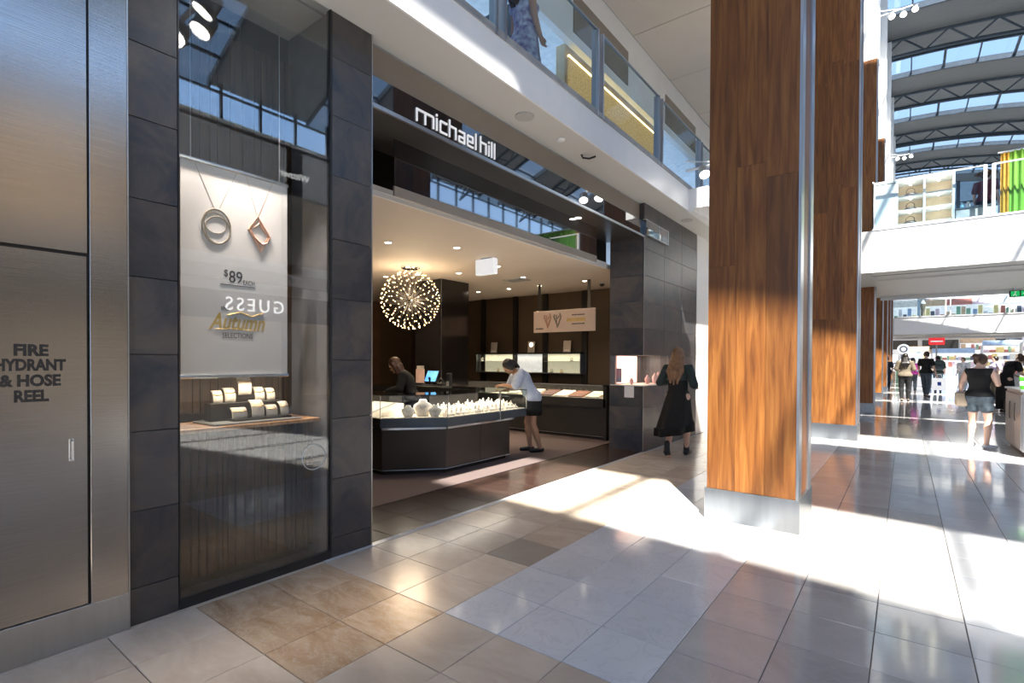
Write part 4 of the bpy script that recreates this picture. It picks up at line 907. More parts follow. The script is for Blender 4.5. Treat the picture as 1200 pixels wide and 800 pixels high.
area('case_light', (-1.66, 5.85, 1.04), 0.30, 1.55, 4.5, (1, 0.86, 0.72), parent=jc); area('case_light', (-1.85, 4.80, 1.04), 0.28, 0.6, 2.2, (1, 0.86, 0.72), (0, 0, -0.7), jc)
area('case_light', (-3.3, 4.53, 1.04), 2.2, 0.3, 4, (1, 0.82, 0.65), parent=jc); area('case_light', (-3.2, 6.44, 1.04), 2.3, 0.3, 7, (1, 0.86, 0.70), parent=jc)
# necklace busts in the chamfer case
def bust(x, y, z, s, rz, label, g, m=m_cream):
    r = thing('necklace_bust', (x, y, z), label, 'jewellery display', g, rz=rz)
    obj('neck_form', MB().lathe([(0.055 * s, 0), (0.075 * s, 0.03 * s), (0.095 * s, 0.085 * s), (0.088 * s, 0.115 * s), (0.045 * s, 0.14 * s), (0.036 * s, 0.165 * s), (0.030 * s, 0.17 * s)], (0, 0, 0), 16, 0.42, 1.0), m, r, True, True)
    obj('necklace', MB().tube([(0.018 * s, -0.045 * s, 0.14 * s), (0.042 * s, -0.02 * s, 0.085 * s), (0.045 * s, 0, 0.07 * s), (0.042 * s, 0.02 * s, 0.085 * s), (0.018 * s, 0.045 * s, 0.14 * s)], 0.0025 * s, 6), m_silver, r, True, True)
    return r
rzc = math.atan2(-(O[2][0] - O[1][0]), (O[2][1] - O[1][1])); rzc = -0.74 + 0.0
bust(-1.80, 4.60, 0.756, 0.92, -0.74, 'small cream necklace bust at the left of the corner case', 'necklace busts in the corner case')
bust(-1.73, 4.80, 0.756, 1.35, -0.74, 'largest cream necklace bust in the middle of the corner case', 'necklace busts in the corner case')
bust(-1.56, 4.86, 0.756, 0.92, -0.74, 'small cream necklace bust at the right of the corner case', 'necklace busts in the corner case')
tl = thing('display_tray', (-2.35, 4.52, 0.756), 'cream tray with a grey ribbon band in the left end of the island case', 'tray')
obj('tray_board', MB().add([(-0.35, -0.2, 0), (0.30, -0.2, 0), (0.30, 0.22, 0.16), (-0.35, 0.22, 0.16), (-0.35, -0.2, -0.0), (0.3, -0.2, -0.0), (0.3, 0.22, 0), (-0.35, 0.22, 0)], [(0,1,2,3),(1,6,2),(0,3,7),(2,6,7,3),(0,7,6,1)]), m_tray, tl, local=True)
obj('ribbon', MB().add([(-0.05, -0.2, 0.004), (0.02, -0.2, 0.004), (0.18, 0.22, 0.164), (0.11, 0.22, 0.164)], [(0,1,2,3)]), m_grey, tl, local=True)
# ring stands: one cream block with finger cones, many of them
def ring_stand():
    r = thing('ring_stand', (0, 0, 0), None, 'ring display', 'ring stands in the island cases')
    obj('block', MB().add([(-0.035, -0.028, 0), (0.035, -0.028, 0), (0.035, 0.028, 0), (-0.035, 0.028, 0), (-0.035, -0.026, 0.05), (0.03, -0.026, 0.022), (0.03, 0.026, 0.022), (-0.035, 0.026, 0.05)], [(0,3,2,1),(4,5,6,7),(0,1,5,4),(1,2,6,5),(2,3,7,6),(3,0,4,7)]), m_cream, r, local=True)
    obj('ring_cone', MB().lathe([(0.014, 0), (0.012, 0.018), (0.004, 0.034)], (-0.012, 0, 0.04), 8), m_cream, r, True, True)
    obj('ring', MB().torus((-0.012, 0, 0.058), 0.012, 0.0022, 'z', 10, 4), m_silver, r, local=True)
    return r
rr = random.Random(12); proto = ring_stand(); first = True
spots = []
y = 5.02
while y < 6.66:
    spots.append((-1.50, y)); spots.append((-1.61 + rr.uniform(-.01, .01), y + 0.03)); spots.append((-1.74, y + rr.uniform(-.02, .02))); y += 0.098
for x in np.arange(-4.2, -2.1, 0.16): spots.append((x, 6.48))
ORD = ['first', 'second', 'third', 'fourth', 'fifth', 'sixth', 'seventh', 'eighth', 'ninth', 'tenth', 'eleventh', 'twelfth', 'thirteenth', 'fourteenth', 'fifteenth', 'sixteenth', 'seventeenth', 'eighteenth', 'nineteenth', 'twentieth']
for n, (x, y) in enumerate(spots):
    o = proto if first else copy_tree(proto); first = False
    o.location = (x, y, 0.757 + (0.06 if -1.9 < x < -1.68 else (0.03 if -1.68 < x < -1.56 else 0))); s = rr.uniform(0.85, 1.35); o.scale = (s, s, s * rr.uniform(0.9, 1.3)); o.rotation_euler.z = rr.uniform(-0.4, 0.4) + (0 if x > -1.9 else 1.57)
    row = 'front row' if x > -1.55 else ('middle row' if x > -1.68 else 'raised back row'); o['label'] = ('cream ring stand, %s from near end, %s of front glass case' % (ORD[n // 3], row)) if x > -1.9 else ('small cream ring stand, %s from the left in the rear glass case' % ORD[n - 51])
for zz, a in ((0.815, (-1.78, -1.70)), (0.785, (-1.65, -1.57))):
    pass
obj('stepped_insert', MB().box(-1.80, -1.69, 4.98, 6.70, 0.756, 0.815).box(-1.665, -1.565, 4.98, 6.70, 0.756, 0.785), m_tray, jc)
# wall cases along the far wall
wc = thing('wall_counter', (-3.6, 9.1, 0), 'long black glass topped counter along the far wall of the shop', 'counter')
obj('base_panel', MB().box(-5.8, -3.5, 8.86, 9.35, 0.07, 0.62).box(-3.495, -1.10, 8.86, 9.35, 0.07, 0.62), m_cab, wc)
obj('plinth', MB().box(-5.8, -1.12, 8.88, 9.35, 0, 0.06), m_black, wc); obj('trim', MB().box(-5.8, -1.10, 8.852, 8.862, 0.06, 0.07), m_steel2, wc)
obj('case_band', MB().box(-5.8, -1.05, 8.80, 9.38, 0.62, 0.79), m_cab, wc); obj('end_panel', MB().box(-1.10, -1.03, 8.80, 9.38, 0.0, 1.05), m_cab, wc)
obj('deck', MB().box(-5.8, -1.10, 8.82, 9.36, 0.79, 0.80), m_tray, wc); obj('glass_top', MB().box(-5.8, -1.05, 8.795, 9.38, 1.045, 1.053), m_glass, wc); obj('glass_front', MB().box(-5.8, -1.10, 8.80, 8.806, 0.79, 1.045), m_glass, wc)
obj('back_panel', MB().box(-5.8, -1.10, 9.36, 9.38, 0.79, 1.05), m_cab, wc); obj('top_trim', MB().box(-5.8, -1.03, 8.79, 8.80, 1.04, 1.056).box(-1.10, -1.03, 8.79, 9.38, 1.04, 1.056), m_grey, wc)
area('case_light', (-3.4, 9.05, 1.04), 4.5, 0.35, 10, (1, 0.80, 0.60), parent=wc)
for n, (x, mm, l) in enumerate(((-1.38, m_tray, 'plain cream tray at the right end of the wall counter'), (-1.75, pm('brown_pad', (0.22, 0.09, 0.06), 0.6), 'brown jewellery pad in the wall counter beside the plain tray'), (-2.1, m_cream, 'white jewellery pad in the wall counter'), (-2.45, pm('dark_pad', (0.12, 0.05, 0.04), 0.6), 'dark brown pad left of the white one in the wall counter'), (-2.85, m_tray, 'cream tray in the wall counter behind the customer'), (-3.3, m_cream, 'white tray in the wall counter left of the customer'))):
    tr_ = thing('display_tray', (x, 9.05, 0.80), l, 'tray', 'trays in the wall counter')
    obj('tray_board', MB().add([(-0.15, -0.2, 0.0), (0.15, -0.2, 0.0), (0.15, 0.2, 0.0), (-0.15, 0.2, 0.0), (-0.15, -0.2, 0.02), (0.15, -0.2, 0.02), (0.15, 0.2, 0.11), (-0.15, 0.2, 0.11)], [(0,3,2,1),(4,5,6,7),(0,1,5,4),(1,2,6,5),(2,3,7,6),(3,0,4,7)]), mm, tr_, local=True)
    mb = MB()
    for k in range(6): mb.torus((-0.11 + 0.045 * k, -0.05, 0.065), 0.014, 0.003, 'y', 8, 4)
    tag(obj('jewellery', mb, m_silver, tr_, local=True), kind='stuff')
# lit display strip on the wall
ws = thing('wall_display_case', (-3.93, 10.27, 1.24), 'long lit cream display case hung on the far shop wall', 'display case')
m_lit = pm('lit_cream_back', (0.80, 0.74, 0.58), 0.7, emis=((1.0, 0.88, 0.60), 0.2), var=0.03)
obj('back', MB().box(-5.48, -2.38, 10.33, 10.35, 1.24, 1.68), m_lit, ws); obj('top_board', MB().box(-5.50, -2.36, 10.13, 10.35, 1.68, 1.715), m_black, ws); obj('bottom_board', MB().box(-5.50, -2.36, 10.15, 10.35, 1.215, 1.24), m_steel2, ws)
obj('poster', MB().box(-4.28, -3.40, 10.322, 10.33, 1.25, 1.675), pm('pale_poster', (0.80, 0.78, 0.80), 0.6, emis=((0.9, 0.9, 1.0), 0.15), var=0.05, scale=12), ws)
obj('glass_shelf', MB().box(-5.46, -4.3, 10.17, 10.33, 1.50, 1.508).box(-3.38, -2.40, 10.17, 10.33, 1.50, 1.508), m_grey, ws); obj('glass_front', MB().box(-5.48, -2.38, 10.15, 10.155, 1.24, 1.68), m_glass, ws)
for x in (-5.48, -2.38): obj('end_glass', MB().box(x - 0.004, x + 0.004, 10.155, 10.33, 1.24, 1.68), m_steel2, ws)
area('case_light', (-3.93, 10.20, 1.67), 3.0, 0.08, 3, (1, 0.88, 0.66), parent=ws)
rr = random.Random(5)
for n in range(11):
    x = -5.35 + n * 0.27
    if -4.35 < x < -3.35: continue
    z = rr.choice((1.24, 1.508)); c = rr.choice((m_silver, m_goldink, m_cream))
    wt = tag(obj('watch_stand', MB().torus((0, 0, 0.05), 0.028, 0.008, 'y', 12, 5).box(-0.03, 0.03, -0.03, 0.03, 0, 0.015), c, None, origin=None), 'small bangle on a stand, %s from the left in the lit wall case' % ORD[n], 'jewellery display', 'bangles in the lit wall case')
    wt.location = (x, 10.24, z)
for x, l, ball in ((-4.95, 'left small pale card leaning on the wall above the lit case', 0), (-3.78, 'middle small card with a bright dot above the lit case', 1), (-2.77, 'right small pale card leaning above the lit case', 0)):
    fr = thing('display_card', (x, 10.22, 1.717), l, 'card', 'cards above the lit wall case', rz=0)
    q = Matrix.Rotation(-0.12, 3, 'X')
    def tilt(mb): mb.v = [tuple(q @ Vector(v)) for v in mb.v]; return mb
    obj('card', tilt(MB().cbox(-0.10, 0.10, -0.008, 0.008, 0, 0.27, 0.003)), pm('card_face', (0.50, 0.42, 0.33), 0.5), fr, local=True)
    obj('print', tilt(MB().box(-0.07, 0.07, -0.011, -0.008, 0.03, 0.06) if not ball else MB().lathe([(0.045, -0.002), (0.045, 0.002)], (0, -0.012, 0.19), 16, rot=Matrix.Rotation(PI/2, 3, 'X'))), m_lampw if ball else m_cream, fr, local=True)
# hanging sign
hs_ = thing('hanging_sign', (-2.1, 9.0, 2.11), 'cream hanging sign with two bracelet pictures over the wall counter', 'sign')
obj('sign_board', MB().cbox(-2.84, -1.375, 8.985, 9.01, 2.108, 2.555, 0.004), pm('cream_sign', (0.72, 0.56, 0.46), 0.5, var=0.03, scale=2), hs_)
for x in (-2.70, -1.52): obj('hanger_rod', MB().box(x - 0.03, x + 0.03, 8.99, 9.005, 2.555, 3.12), m_bronze, hs_)
mb = MB(); 
for k, (x, mm) in enumerate(((-2.48, m_rose), (-2.24, m_silver))):
    mb = MB().tube([(x - 0.07, 8.982, 2.47), (x - 0.09, 8.98, 2.42), (x - 0.03, 8.98, 2.30), (x, 8.98, 2.20), (x + 0.03, 8.98, 2.28), (x + 0.08, 8.98, 2.42), (x + 0.05, 8.982, 2.49)], 0.014, 6).tube([(x - 0.03, 8.98, 2.46), (x - 0.02, 8.98, 2.30), (x + 0.01, 8.98, 2.24)], 0.010, 6).tube([(x + 0.04, 8.98, 2.44), (x + 0.0, 8.98, 2.38)], 0.012, 6)
    obj('printed_bracelet', mb, mm, hs_)
mb = MB(); rr = random.Random(2)
for z, h in ((2.43, 0.022), (2.25, 0.022)):
    x = -1.90
    while x < -1.62: ww = rr.uniform(0.02, 0.05); mb.box(x, x + ww - 0.008, 8.982, 8.985, z, z + h); x += ww
obj('print_lines', mb, m_ink, hs_)
mb = MB(); x = -2.02
while x < -1.60: ww = rr.uniform(0.025, 0.05); mb.box(x, x + ww - 0.008, 8.982, 8.985, 2.31, 2.38); x += ww
obj('print_lines', mb, m_goldink, hs_)
mb = MB(); x = -2.78
while x < -2.6: ww = rr.uniform(0.02, 0.03); mb.box(x, x + ww - 0.008, 8.982, 8.985, 2.17, 2.20); x += ww
obj('print_lines', mb, m_ink, hs_)
# chandelier
ch = thing('chandelier', (-3.353, 6.01, 2.55), 'spherical chandelier of many tiny warm lamps hanging from the shop ceiling', 'chandelier')
obj('canopy', MB().lathe([(0.16, 0.57), (0.16, 0.55), (0.13, 0.53), (0.001, 0.53)], (0, 0, 0), 24), m_chrome, ch, local=True)
obj('suspension', MB().tube([(0, 0, 0.05), (0, 0, 0.54)], 0.006, 6), m_steel2, ch, local=True); obj('core', MB().sph((0, 0, 0), 0.07, 16, 10), m_chrome, ch, True, True)
NB = 230; rods = MB(); bulbs = MB()
for i in range(NB):
    z = 1 - 2 * (i + 0.5) / NB; a = i * 2.399963; q = math.sqrt(1 - z * z); d = Vector((q * math.cos(a), q * math.sin(a), z))
    rods.tube([d * 0.06, d * 0.49], 0.0022, 3, caps=False); bulbs.sph(d * 0.497, 0.0085, 6, 4)
tag(obj('rods', rods, m_bronze, ch, local=True), kind='stuff')
tag(obj('bulbs', bulbs, emit('chandelier_bulb', (1.0, 0.62, 0.28), 7), ch, local=True), kind='stuff')
pl = bpy.data.lights.new('chandelier_light', 'POINT'); pl.energy = 32; pl.color = (1, 0.76, 0.5); pl.shadow_soft_size = 0.3
po = bpy.data.objects.new('chandelier_light', pl); COL.objects.link(po); po.parent = ch; po.location = (0, 0, 0)
# downlights
DL = [(-2.19, 4.58), (-1.66, 5.38), (-3.82, 6.6), (-3.1, 6.95), (-4.5, 6.4), (-2.1, 6.85), (-3.6, 9.1), (-2.77, 9.1), (-1.68, 9.1), (-5.05, 8.95), (-4.5, 9.1), (-2.4, 8.0), (-5.5, 5.5), (-6.5, 7.5)]
DLL = ['nearest the slate pillar by the entrance', 'nearest the entrance edge, before the white box', 'just right of the chandelier canopy', 'further right of the chandelier, above the black column', 'left of the chandelier by the pillar edge',
 'just right of the white ceiling box', 'beside the air vent', 'above the left end of the hanging sign', 'above the right end of the hanging sign', 'leftmost of the row along the far wall', 'second of the row along the far wall', 'between the air vent and the white box', 'far left behind the chandelier', 'deep in the back left of the shop']
for n, (x, y) in enumerate(DL):
    r = thing('downlight', (x, y, 3.12), 'recessed ceiling downlight ' + DLL[n], 'downlight', 'downlights in the shop ceiling')
    obj('rim', MB().lathe([(0.062, 0.0), (0.062, -0.006), (0.045, -0.008), (0.044, 0.0)], (0, 0, 0), 16, caps=False), m_whitemetal, r, local=True)
    obj('lens', MB().lathe([(0.045, -0.003), (0.001, -0.0035)], (0, 0, 0), 16), m_lamp, r, local=True)
    spot('downlight_beam', (0, 0, -0.02), 26, (1, 0.80, 0.58), 95).parent = r
r = thing('downlight', (-0.30, 6.45, 3.56), 'single bright downlight in the dark underside of the shop fascia', 'downlight')
obj('rim', MB().lathe([(0.06, 0.0), (0.06, -0.006), (0.045, -0.008), (0.044, 0)], (0, 0, 0), 16, caps=False), m_whitemetal, r, local=True); obj('lens', MB().lathe([(0.045, -0.004), (0.001, -0.0045)], (0, 0, 0), 16), m_lamp, r, local=True)
lb = thing('ceiling_light_box', (-1.8, 6.2, 2.98), 'white box sign hanging just below the shop ceiling', 'light box')
obj('box', MB().cbox(-0.19, 0.19, -0.05, 0.05, -0.12, 0.12, 0.008), pm('white_box', (0.80, 0.83, 0.90), 0.5, emis=((0.85, 0.92, 1), 0.25)), lb, local=True); obj('bracket', MB().box(-0.1, 0.1, -0.02, 0.02, 0.12, 0.14), m_grey, lb, local=True)
tag(obj('air_vent', MB().box(-2.95, -2.5, 8.05, 8.4, 3.112, 3.12).box(-2.85, -2.6, 8.12, 8.33, 3.105, 3.112), m_grey), 'flat grey square air vent in the shop ceiling', 'vent')
dc = thing('dome_camera', (-1.5, 9.5, 3.12), 'small dark dome camera on the shop ceiling near the wide pillar', 'camera')
obj('base', MB().lathe([(0.06, 0), (0.06, -0.03)], (0, 0, 0), 16), m_whitemetal, dc, local=True); obj('dome', MB().lathe([(0.05, -0.03), (0.045, -0.06), (0.02, -0.08), (0.001, -0.083)], (0, 0, 0), 16), m_black, dc, True, True)
# things on the rear case: brochure stand, till screen, terminal
bs = thing('brochure_stand', (-3.55, 6.42, 1.055), 'pinkish brochure stand on the rear of the counter island', 'brochure stand')
obj('holder', MB().cbox(-0.12, 0.12, -0.02, 0.03, 0, 0.05, 0.004), m_frame, bs, local=True); obj('brochure', MB().cbox(-0.11, 0.11, -0.006, 0.006, 0.01, 0.30, 0.002), pm('pink_card', (0.66, 0.42, 0.30), 0.6, emis=((1, 0.6, 0.45), 0.1)), bs, local=True)
obj('header_card', MB().box(-0.09, 0.09, 0.0, 0.01, 0.30, 0.36), m_cream, bs, local=True)
ts = thing('till_screen', (-3.26, 6.34, 1.055), 'tilted till with a bright blue screen beside the brochure stand', 'till')
q = Matrix.Rotation(-0.45, 3, 'X')
obj('base', MB().cbox(-0.12, 0.12, -0.08, 0.10, 0, 0.03, 0.01), m_black, ts, local=True); obj('stand', MB().tube([(0, 0.06, 0.02), (0, 0.03, 0.16)], 0.02, 8), m_black, ts, local=True)
mb = MB().cbox(-0.15, 0.15, 0.0, 0.02, 0.08, 0.31, 0.005); mb.v = [tuple(q @ Vector(v)) for v in mb.v]; obj('monitor', mb, m_black, ts, local=True)
mb = MB().box(-0.135, 0.135, -0.004, 0.0, 0.095, 0.295); mb.v = [tuple(q @ Vector(v)) for v in mb.v]; obj('screen', mb, emit('blue_screen', (0.22, 0.55, 0.85), 0.9, (0.10, 0.35, 0.75), 9), ts, local=True)
ph = thing('card_terminal', (-2.9, 6.38, 1.055), 'black telephone and card terminal on the rear of the counter island', 'terminal')
obj('body', MB().cbox(-0.12, 0.02, -0.08, 0.10, 0, 0.07, 0.015), m_black, ph, local=True); obj('handset', MB().tube([(-0.13, -0.05, 0.09), (-0.06, -0.03, 0.14), (0.02, -0.05, 0.09)], 0.022, 8), m_black, ph, True, True)
obj('reader', MB().cbox(0.09, 0.17, -0.05, 0.03, 0.0, 0.24, 0.012), m_black, ph, local=True); obj('keypad', MB().cbox(0.10, 0.16, -0.056, -0.05, 0.02, 0.10, 0.002), m_grey, ph, local=True)
# niche contents and notices on the wide pillar
for n, (x, y, s) in enumerate(((-0.20, 8.75, 0.9), (-0.16, 9.0, 1.1), (-0.16, 9.17, 1.2), (-0.30, 8.3, 0.7))):
    bust(x, y, 1.112, s, 0.0, ('pink lit necklace bust behind the glass niche corner', 'pink necklace bust in the middle of the niche', 'rightmost pink necklace bust in the niche', 'smallest pink bust at the left of the niche')[n], 'pink busts in the pillar niche', pm('pink_form_%d' % n, (0.85, 0.50, 0.48), 0.6))
tag(obj('notice', MB().cbox(-0.334, -0.163, 8.09, 8.10, 0.90, 1.092, 0.002), m_banner), 'small white notice on the slate pillar below the niche', 'notice')
tag(obj('brochure', MB().cbox(-0.475, -0.385, 8.06, 8.098, 1.15, 1.39, 0.003), pm('blue_red_card', (0.15, 0.35, 0.5), 0.5, col2=(0.6, 0.15, 0.12), scale=6)), 'blue and red leaflet holder on the slate pillar beside the niche', 'leaflet holder')
# ================================================================ PEOPLE
def smin(a, b, k):
    h = np.clip(0.5 + 0.5 * (b - a) / k, 0, 1); return b * (1 - h) + a * h - k * h * (1 - h)
class Field:
    """signed distance field on a grid, filled shape by shape, turned into one closed surface"""
    def __init__(s, lo, hi, res):
        s.lo = np.array(lo, float); s.res = res; s.n = np.ceil((np.array(hi) - s.lo) / res).astype(int) + 1
        s.g = np.full(s.n, 1.0, np.float32)
    def _win(s, a, b, pad):
        i0 = np.clip(np.floor((a - pad - s.lo) / s.res).astype(int), 0, s.n - 1); i1 = np.clip(np.ceil((b + pad - s.lo) / s.res).astype(int) + 1, 1, s.n)
        ax = [s.lo[d] + s.res * np.arange(i0[d], i1[d]) for d in range(3)]
        return tuple(slice(i0[d], i1[d]) for d in range(3)), np.meshgrid(*ax, indexing='ij')
    def cone(s, a, b, ra, rb, k=0.02, fl=None, flk=1.0):
        """tapered capsule from a to b; fl: unit direction in which it is flattened by flk"""
        a = np.array(a, float); b = np.array(b, float); pad = max(ra, rb) * max(1, 1) + k + 2 * s.res
        w_, (X, Y, Z) = s._win(np.minimum(a, b), np.maximum(a, b), pad)
        P = np.stack([X - a[0], Y - a[1], Z - a[2]], -1); d = b - a; L2 = max(1e-9, d @ d)
        t = np.clip((P @ d) / L2, 0, 1); Q = P - t[..., None] * d
        if fl is not None:
            f = np.array(fl, float); f /= np.linalg.norm(f); c = Q @ f; Q = Q + (c * (1 / flk - 1))[..., None] * f
        D = np.sqrt((Q ** 2).sum(-1)) - (ra + (rb - ra) * t)
        s.g[w_] = smin(s.g[w_], D.astype(np.float32), k) if k > 0 else np.minimum(s.g[w_], D)
    def ell(s, c, r, k=0.02, R=None):
        c = np.array(c, float); r = np.array(r, float); w_, (X, Y, Z) = s._win(c - r.max(), c + r.max(), k + 2 * s.res)
        P = np.stack([X - c[0], Y - c[1], Z - c[2]], -1)
        if R is not None: P = P @ R
        q = np.sqrt(((P / r) ** 2).sum(-1)) + 1e-6; q2 = np.sqrt(((P / (r * r)) ** 2).sum(-1)) + 1e-6
        D = q * (q - 1) / q2; s.g[w_] = smin(s.g[w_], D.astype(np.float32), k)
    def cut(s, p, n):
        """keep the side the normal n points away from"""
        X, Y, Z = np.meshgrid(*[s.lo[d] + s.res * np.arange(s.n[d]) for d in range(3)], indexing='ij')
        D = (X - p[0]) * n[0] + (Y - p[1]) * n[1] + (Z - p[2]) * n[2]; s.g = np.maximum(s.g, D.astype(np.float32))
    def sub(s, c, r):
        X, Y, Z = np.meshgrid(*[s.lo[d] + s.res * np.arange(s.n[d]) for d in range(3)], indexing='ij')
        D = r - np.sqrt((X - c[0]) ** 2 + (Y - c[1]) ** 2 + (Z - c[2]) ** 2); s.g = np.maximum(s.g, D.astype(np.float32))
    def mesh(s):
        g = s.g; ins = g < 0; n = s.n
        c = [ins[i:n[0]-1+i, j:n[1]-1+j, k:n[2]-1+k] for i in (0, 1) for j in (0, 1) for k in (0, 1)]
        cnt = sum(x.astype(int) for x in c); act = (cnt > 0) & (cnt < 8); idx = -np.ones(act.shape, int); idx[act] = np.arange(act.sum())
        cell = np.argwhere(act); acc = np.zeros((len(cell), 3)); num = np.zeros(len(cell))
        cor = [(i, j, k) for i in (0, 1) for j in (0, 1) for k in (0, 1)]
        for a in range(8):
            for b in range(a + 1, 8):
                if sum(abs(cor[a][d] - cor[b][d]) for d in range(3)) != 1: continue
                ga = g[cell[:, 0] + cor[a][0], cell[:, 1] + cor[a][1], cell[:, 2] + cor[a][2]]; gb = g[cell[:, 0] + cor[b][0], cell[:, 1] + cor[b][1], cell[:, 2] + cor[b][2]]
                m = (ga < 0) != (gb < 0); t = np.where(m, ga / np.where(m, ga - gb, 1), 0)
                p = np.array(cor[a]) + t[:, None] * (np.array(cor[b]) - np.array(cor[a])); acc[m] += p[m]; num[m] += 1
        V = s.lo + s.res * (cell + acc / np.maximum(num, 1)[:, None]); F = []
        for ax in range(3):
            sl0 = [slice(1, n[d] - 1) for d in range(3)]; sl0[ax] = slice(0, n[ax] - 1); sl1 = list(sl0); sl1[ax] = slice(1, n[ax])
            A = ins[tuple(sl0)]; B = ins[tuple(sl1)]; e = np.argwhere(A != B)
            if not len(e): continue
            fl = A[tuple(e.T)]; off = np.array([1, 1, 1]); off[ax] = 0; e = e + off; u, v = (ax + 1) % 3, (ax + 2) % 3
            q = []
            for du, dv in ((0, 0), (-1, 0), (-1, -1), (0, -1)):
                p = e.copy(); p[:, u] += du; p[:, v] += dv; q.append(idx[tuple(p.T)])
            q = np.stack(q, 1); q[~fl] = q[~fl][:, ::-1]; F.append(q)
        return V, np.concatenate(F) if F else np.zeros((0, 4), int)
    def obj(s, name, m, parent):
        V, F = s.mesh(); me = bpy.data.meshes.new(name); me.from_pydata(V.tolist(), [], F.tolist()); me.materials.append(m)
        me.polygons.foreach_set('use_smooth', [True] * len(me.polygons)); me.update(); return link(name, me, parent)

def v3(*a): return np.array(a, float)
def person(loc, rz, label, H=1.68, res=0.010, skin=None, sh=None, hands=True, pose=None, hair=None, top=None, bottom=None, shoes=None, female=True):
    """local frame: +y is forward, z up. pose gives joints; everything is measured in a 1.70 m figure and scaled by H."""
    r = thing('person', loc, label, 'person', rz=rz); k_ = H / 1.70; r.scale = (k_, k_, k_)
    P = dict(pel=v3(0, 0, .93), che=v3(0, 0, 1.27), nec=v3(0, -.01, 1.44), hed=v3(0, .015, 1.585),
             sL=v3(-.17, -.01, 1.39), sR=v3(.17, -.01, 1.39), eL=v3(-.23, -.03, 1.12), eR=v3(.23, -.03, 1.12), wL=v3(-.24, .06, .88), wR=v3(.24, .06, .88),
             hL=v3(-.085, 0, .90), hR=v3(.085, 0, .90), kL=v3(-.095, .02, .49), kR=v3(.095, .02, .49), aL=v3(-.095, 0, .085), aR=v3(.095, 0, .085),
             look=v3(0, 1, 0), fL=v3(0, 1, 0), fR=v3(0, 1, 0))
    for a, b in (pose or {}).items(): P[a] = np.array(b, float)
    up = (P['hed'] - P['nec']); up /= np.linalg.norm(up); lk = P['look'] / np.linalg.norm(P['look']); lk = lk - up * (lk @ up); lk /= np.linalg.norm(lk); rt = np.cross(lk, up)
    R = np.stack([rt, lk, up], 1); hc = P['hed']
    def HP(x, y, z): return hc + R @ v3(x, y, z)
    allp = np.stack([P[q] for q in P if q not in ('look', 'fL', 'fR')]); lo = allp.min(0) - .24; hi = allp.max(0) + .24; lo[2] = max(lo[2], -0.02)
    sd = P['sR'] - P['sL']; sd /= np.linalg.norm(sd)
    def torso(F, g=0.0):
        fw = np.cross(v3(0, 0, 1), sd); waist = P['pel'] * .55 + P['che'] * .45
        ax = (P['che'] - P['pel']); ax /= np.linalg.norm(ax); f = np.cross(ax, sd)
        F.cone(P['hL'] + v3(0, 0, .03), P['hR'] + v3(0, 0, .03), .105 + g, .105 + g, .03)
        F.cone(P['pel'], waist, .125 + g, .108 + g, .05, f, .80); F.cone(waist, P['che'], .108 + g, .135 + g, .05, f, .80)
        F.cone(P['che'], P['nec'] - ax * .06, .135 + g, .085 + g, .05, f, .75)
        F.cone(P['sL'] * .85 + P['sR'] * .15, P['sR'] * .85 + P['sL'] * .15, .062 + g, .062 + g, .05)
        if female:
            for sgn in (-1, 1): F.ell(P['che'] + sd * .07 * sgn + f * (-.085) * (-1 if f @ v3(0, 1, 0) > 0 else 1) + ax * .02, v3(.06, .055, .055) + g, .03)
    def arm(F, s_, g=0.0, upto=1.0):
        S_, E_, W2 = P['s' + s_], P['e' + s_], P['w' + s_]
        if upto <= 0.5: E2 = S_ + (E_ - S_) * upto * 2; F.cone(S_, E2, .052 + g, .047 + g, .025); return
        F.cone(S_, E_, .050 + g, .039 + g, .025)
        if upto > .55: F.cone(E_, E_ + (W2 - E_) * min(1, (upto - .5) * 2), .039 + g, (.026 + .013 * (1 - min(1, (upto - .5) * 2))) + g, .015)
    def leg(F, s_, g=0.0, upto=1.0):
        A, K, B = P['h' + s_], P['k' + s_], P['a' + s_]
        if upto <= .5: F.cone(A, A + (K - A) * upto * 2, .088 + g, .088 - .026 * upto + g, .03); return
        F.cone(A, K, .088 + g, .055 + g, .03); u = min(1, (upto - .5) * 2)
        if upto > .55:
            c = K + (B - K) * min(.3, u); F.cone(K, c, .052 + g, .056 + g, .02); 
            if u > .3: F.cone(c, K + (B - K) * u, .056 + g, .056 - .022 * (u - .3) / .7 + g, .02)
    B_ = Field(lo, hi, res); torso(B_)
    for s_ in 'LR':
        arm(B_, s_); leg(B_, s_); a = P['a' + s_]; f = P['f' + s_] / np.linalg.norm(P['f' + s_])
        heel = a + v3(0, 0, -.05) - f * .03; toe = a + v3(0, 0, -.06) + f * .15; B_.cone(a, heel, .034, .032, .02); B_.cone(heel, toe, .034, .022, .02)
    B_.cone(P['nec'] - up * .04, HP(0, -.02, -.06), .052, .048, .025)
    B_.ell(HP(0, -.012, .025), (.074, .092, .095), .01, R); B_.ell(HP(0, .025, -.045), (.052, .060, .065), .03, R)      # skull, jaw
    B_.cone(HP(0, .082, .012), HP(0, .102, -.022), .008, .013, .010); B_.cone(HP(-.016, .088, -.052), HP(.016, .088, -.052), .007, .007, .008)   # nose, lips
    B_.ell(HP(0, .076, -.085), (.018, .016, .014), .02, R); B_.cone(HP(-.035, .078, .030), HP(.035, .078, .030), .010, .010, .012)             # chin, brow
    for sx in (-1, 1): B_.ell(HP(.075 * sx, -.005, -.005), (.010, .020, .030), .006, R)
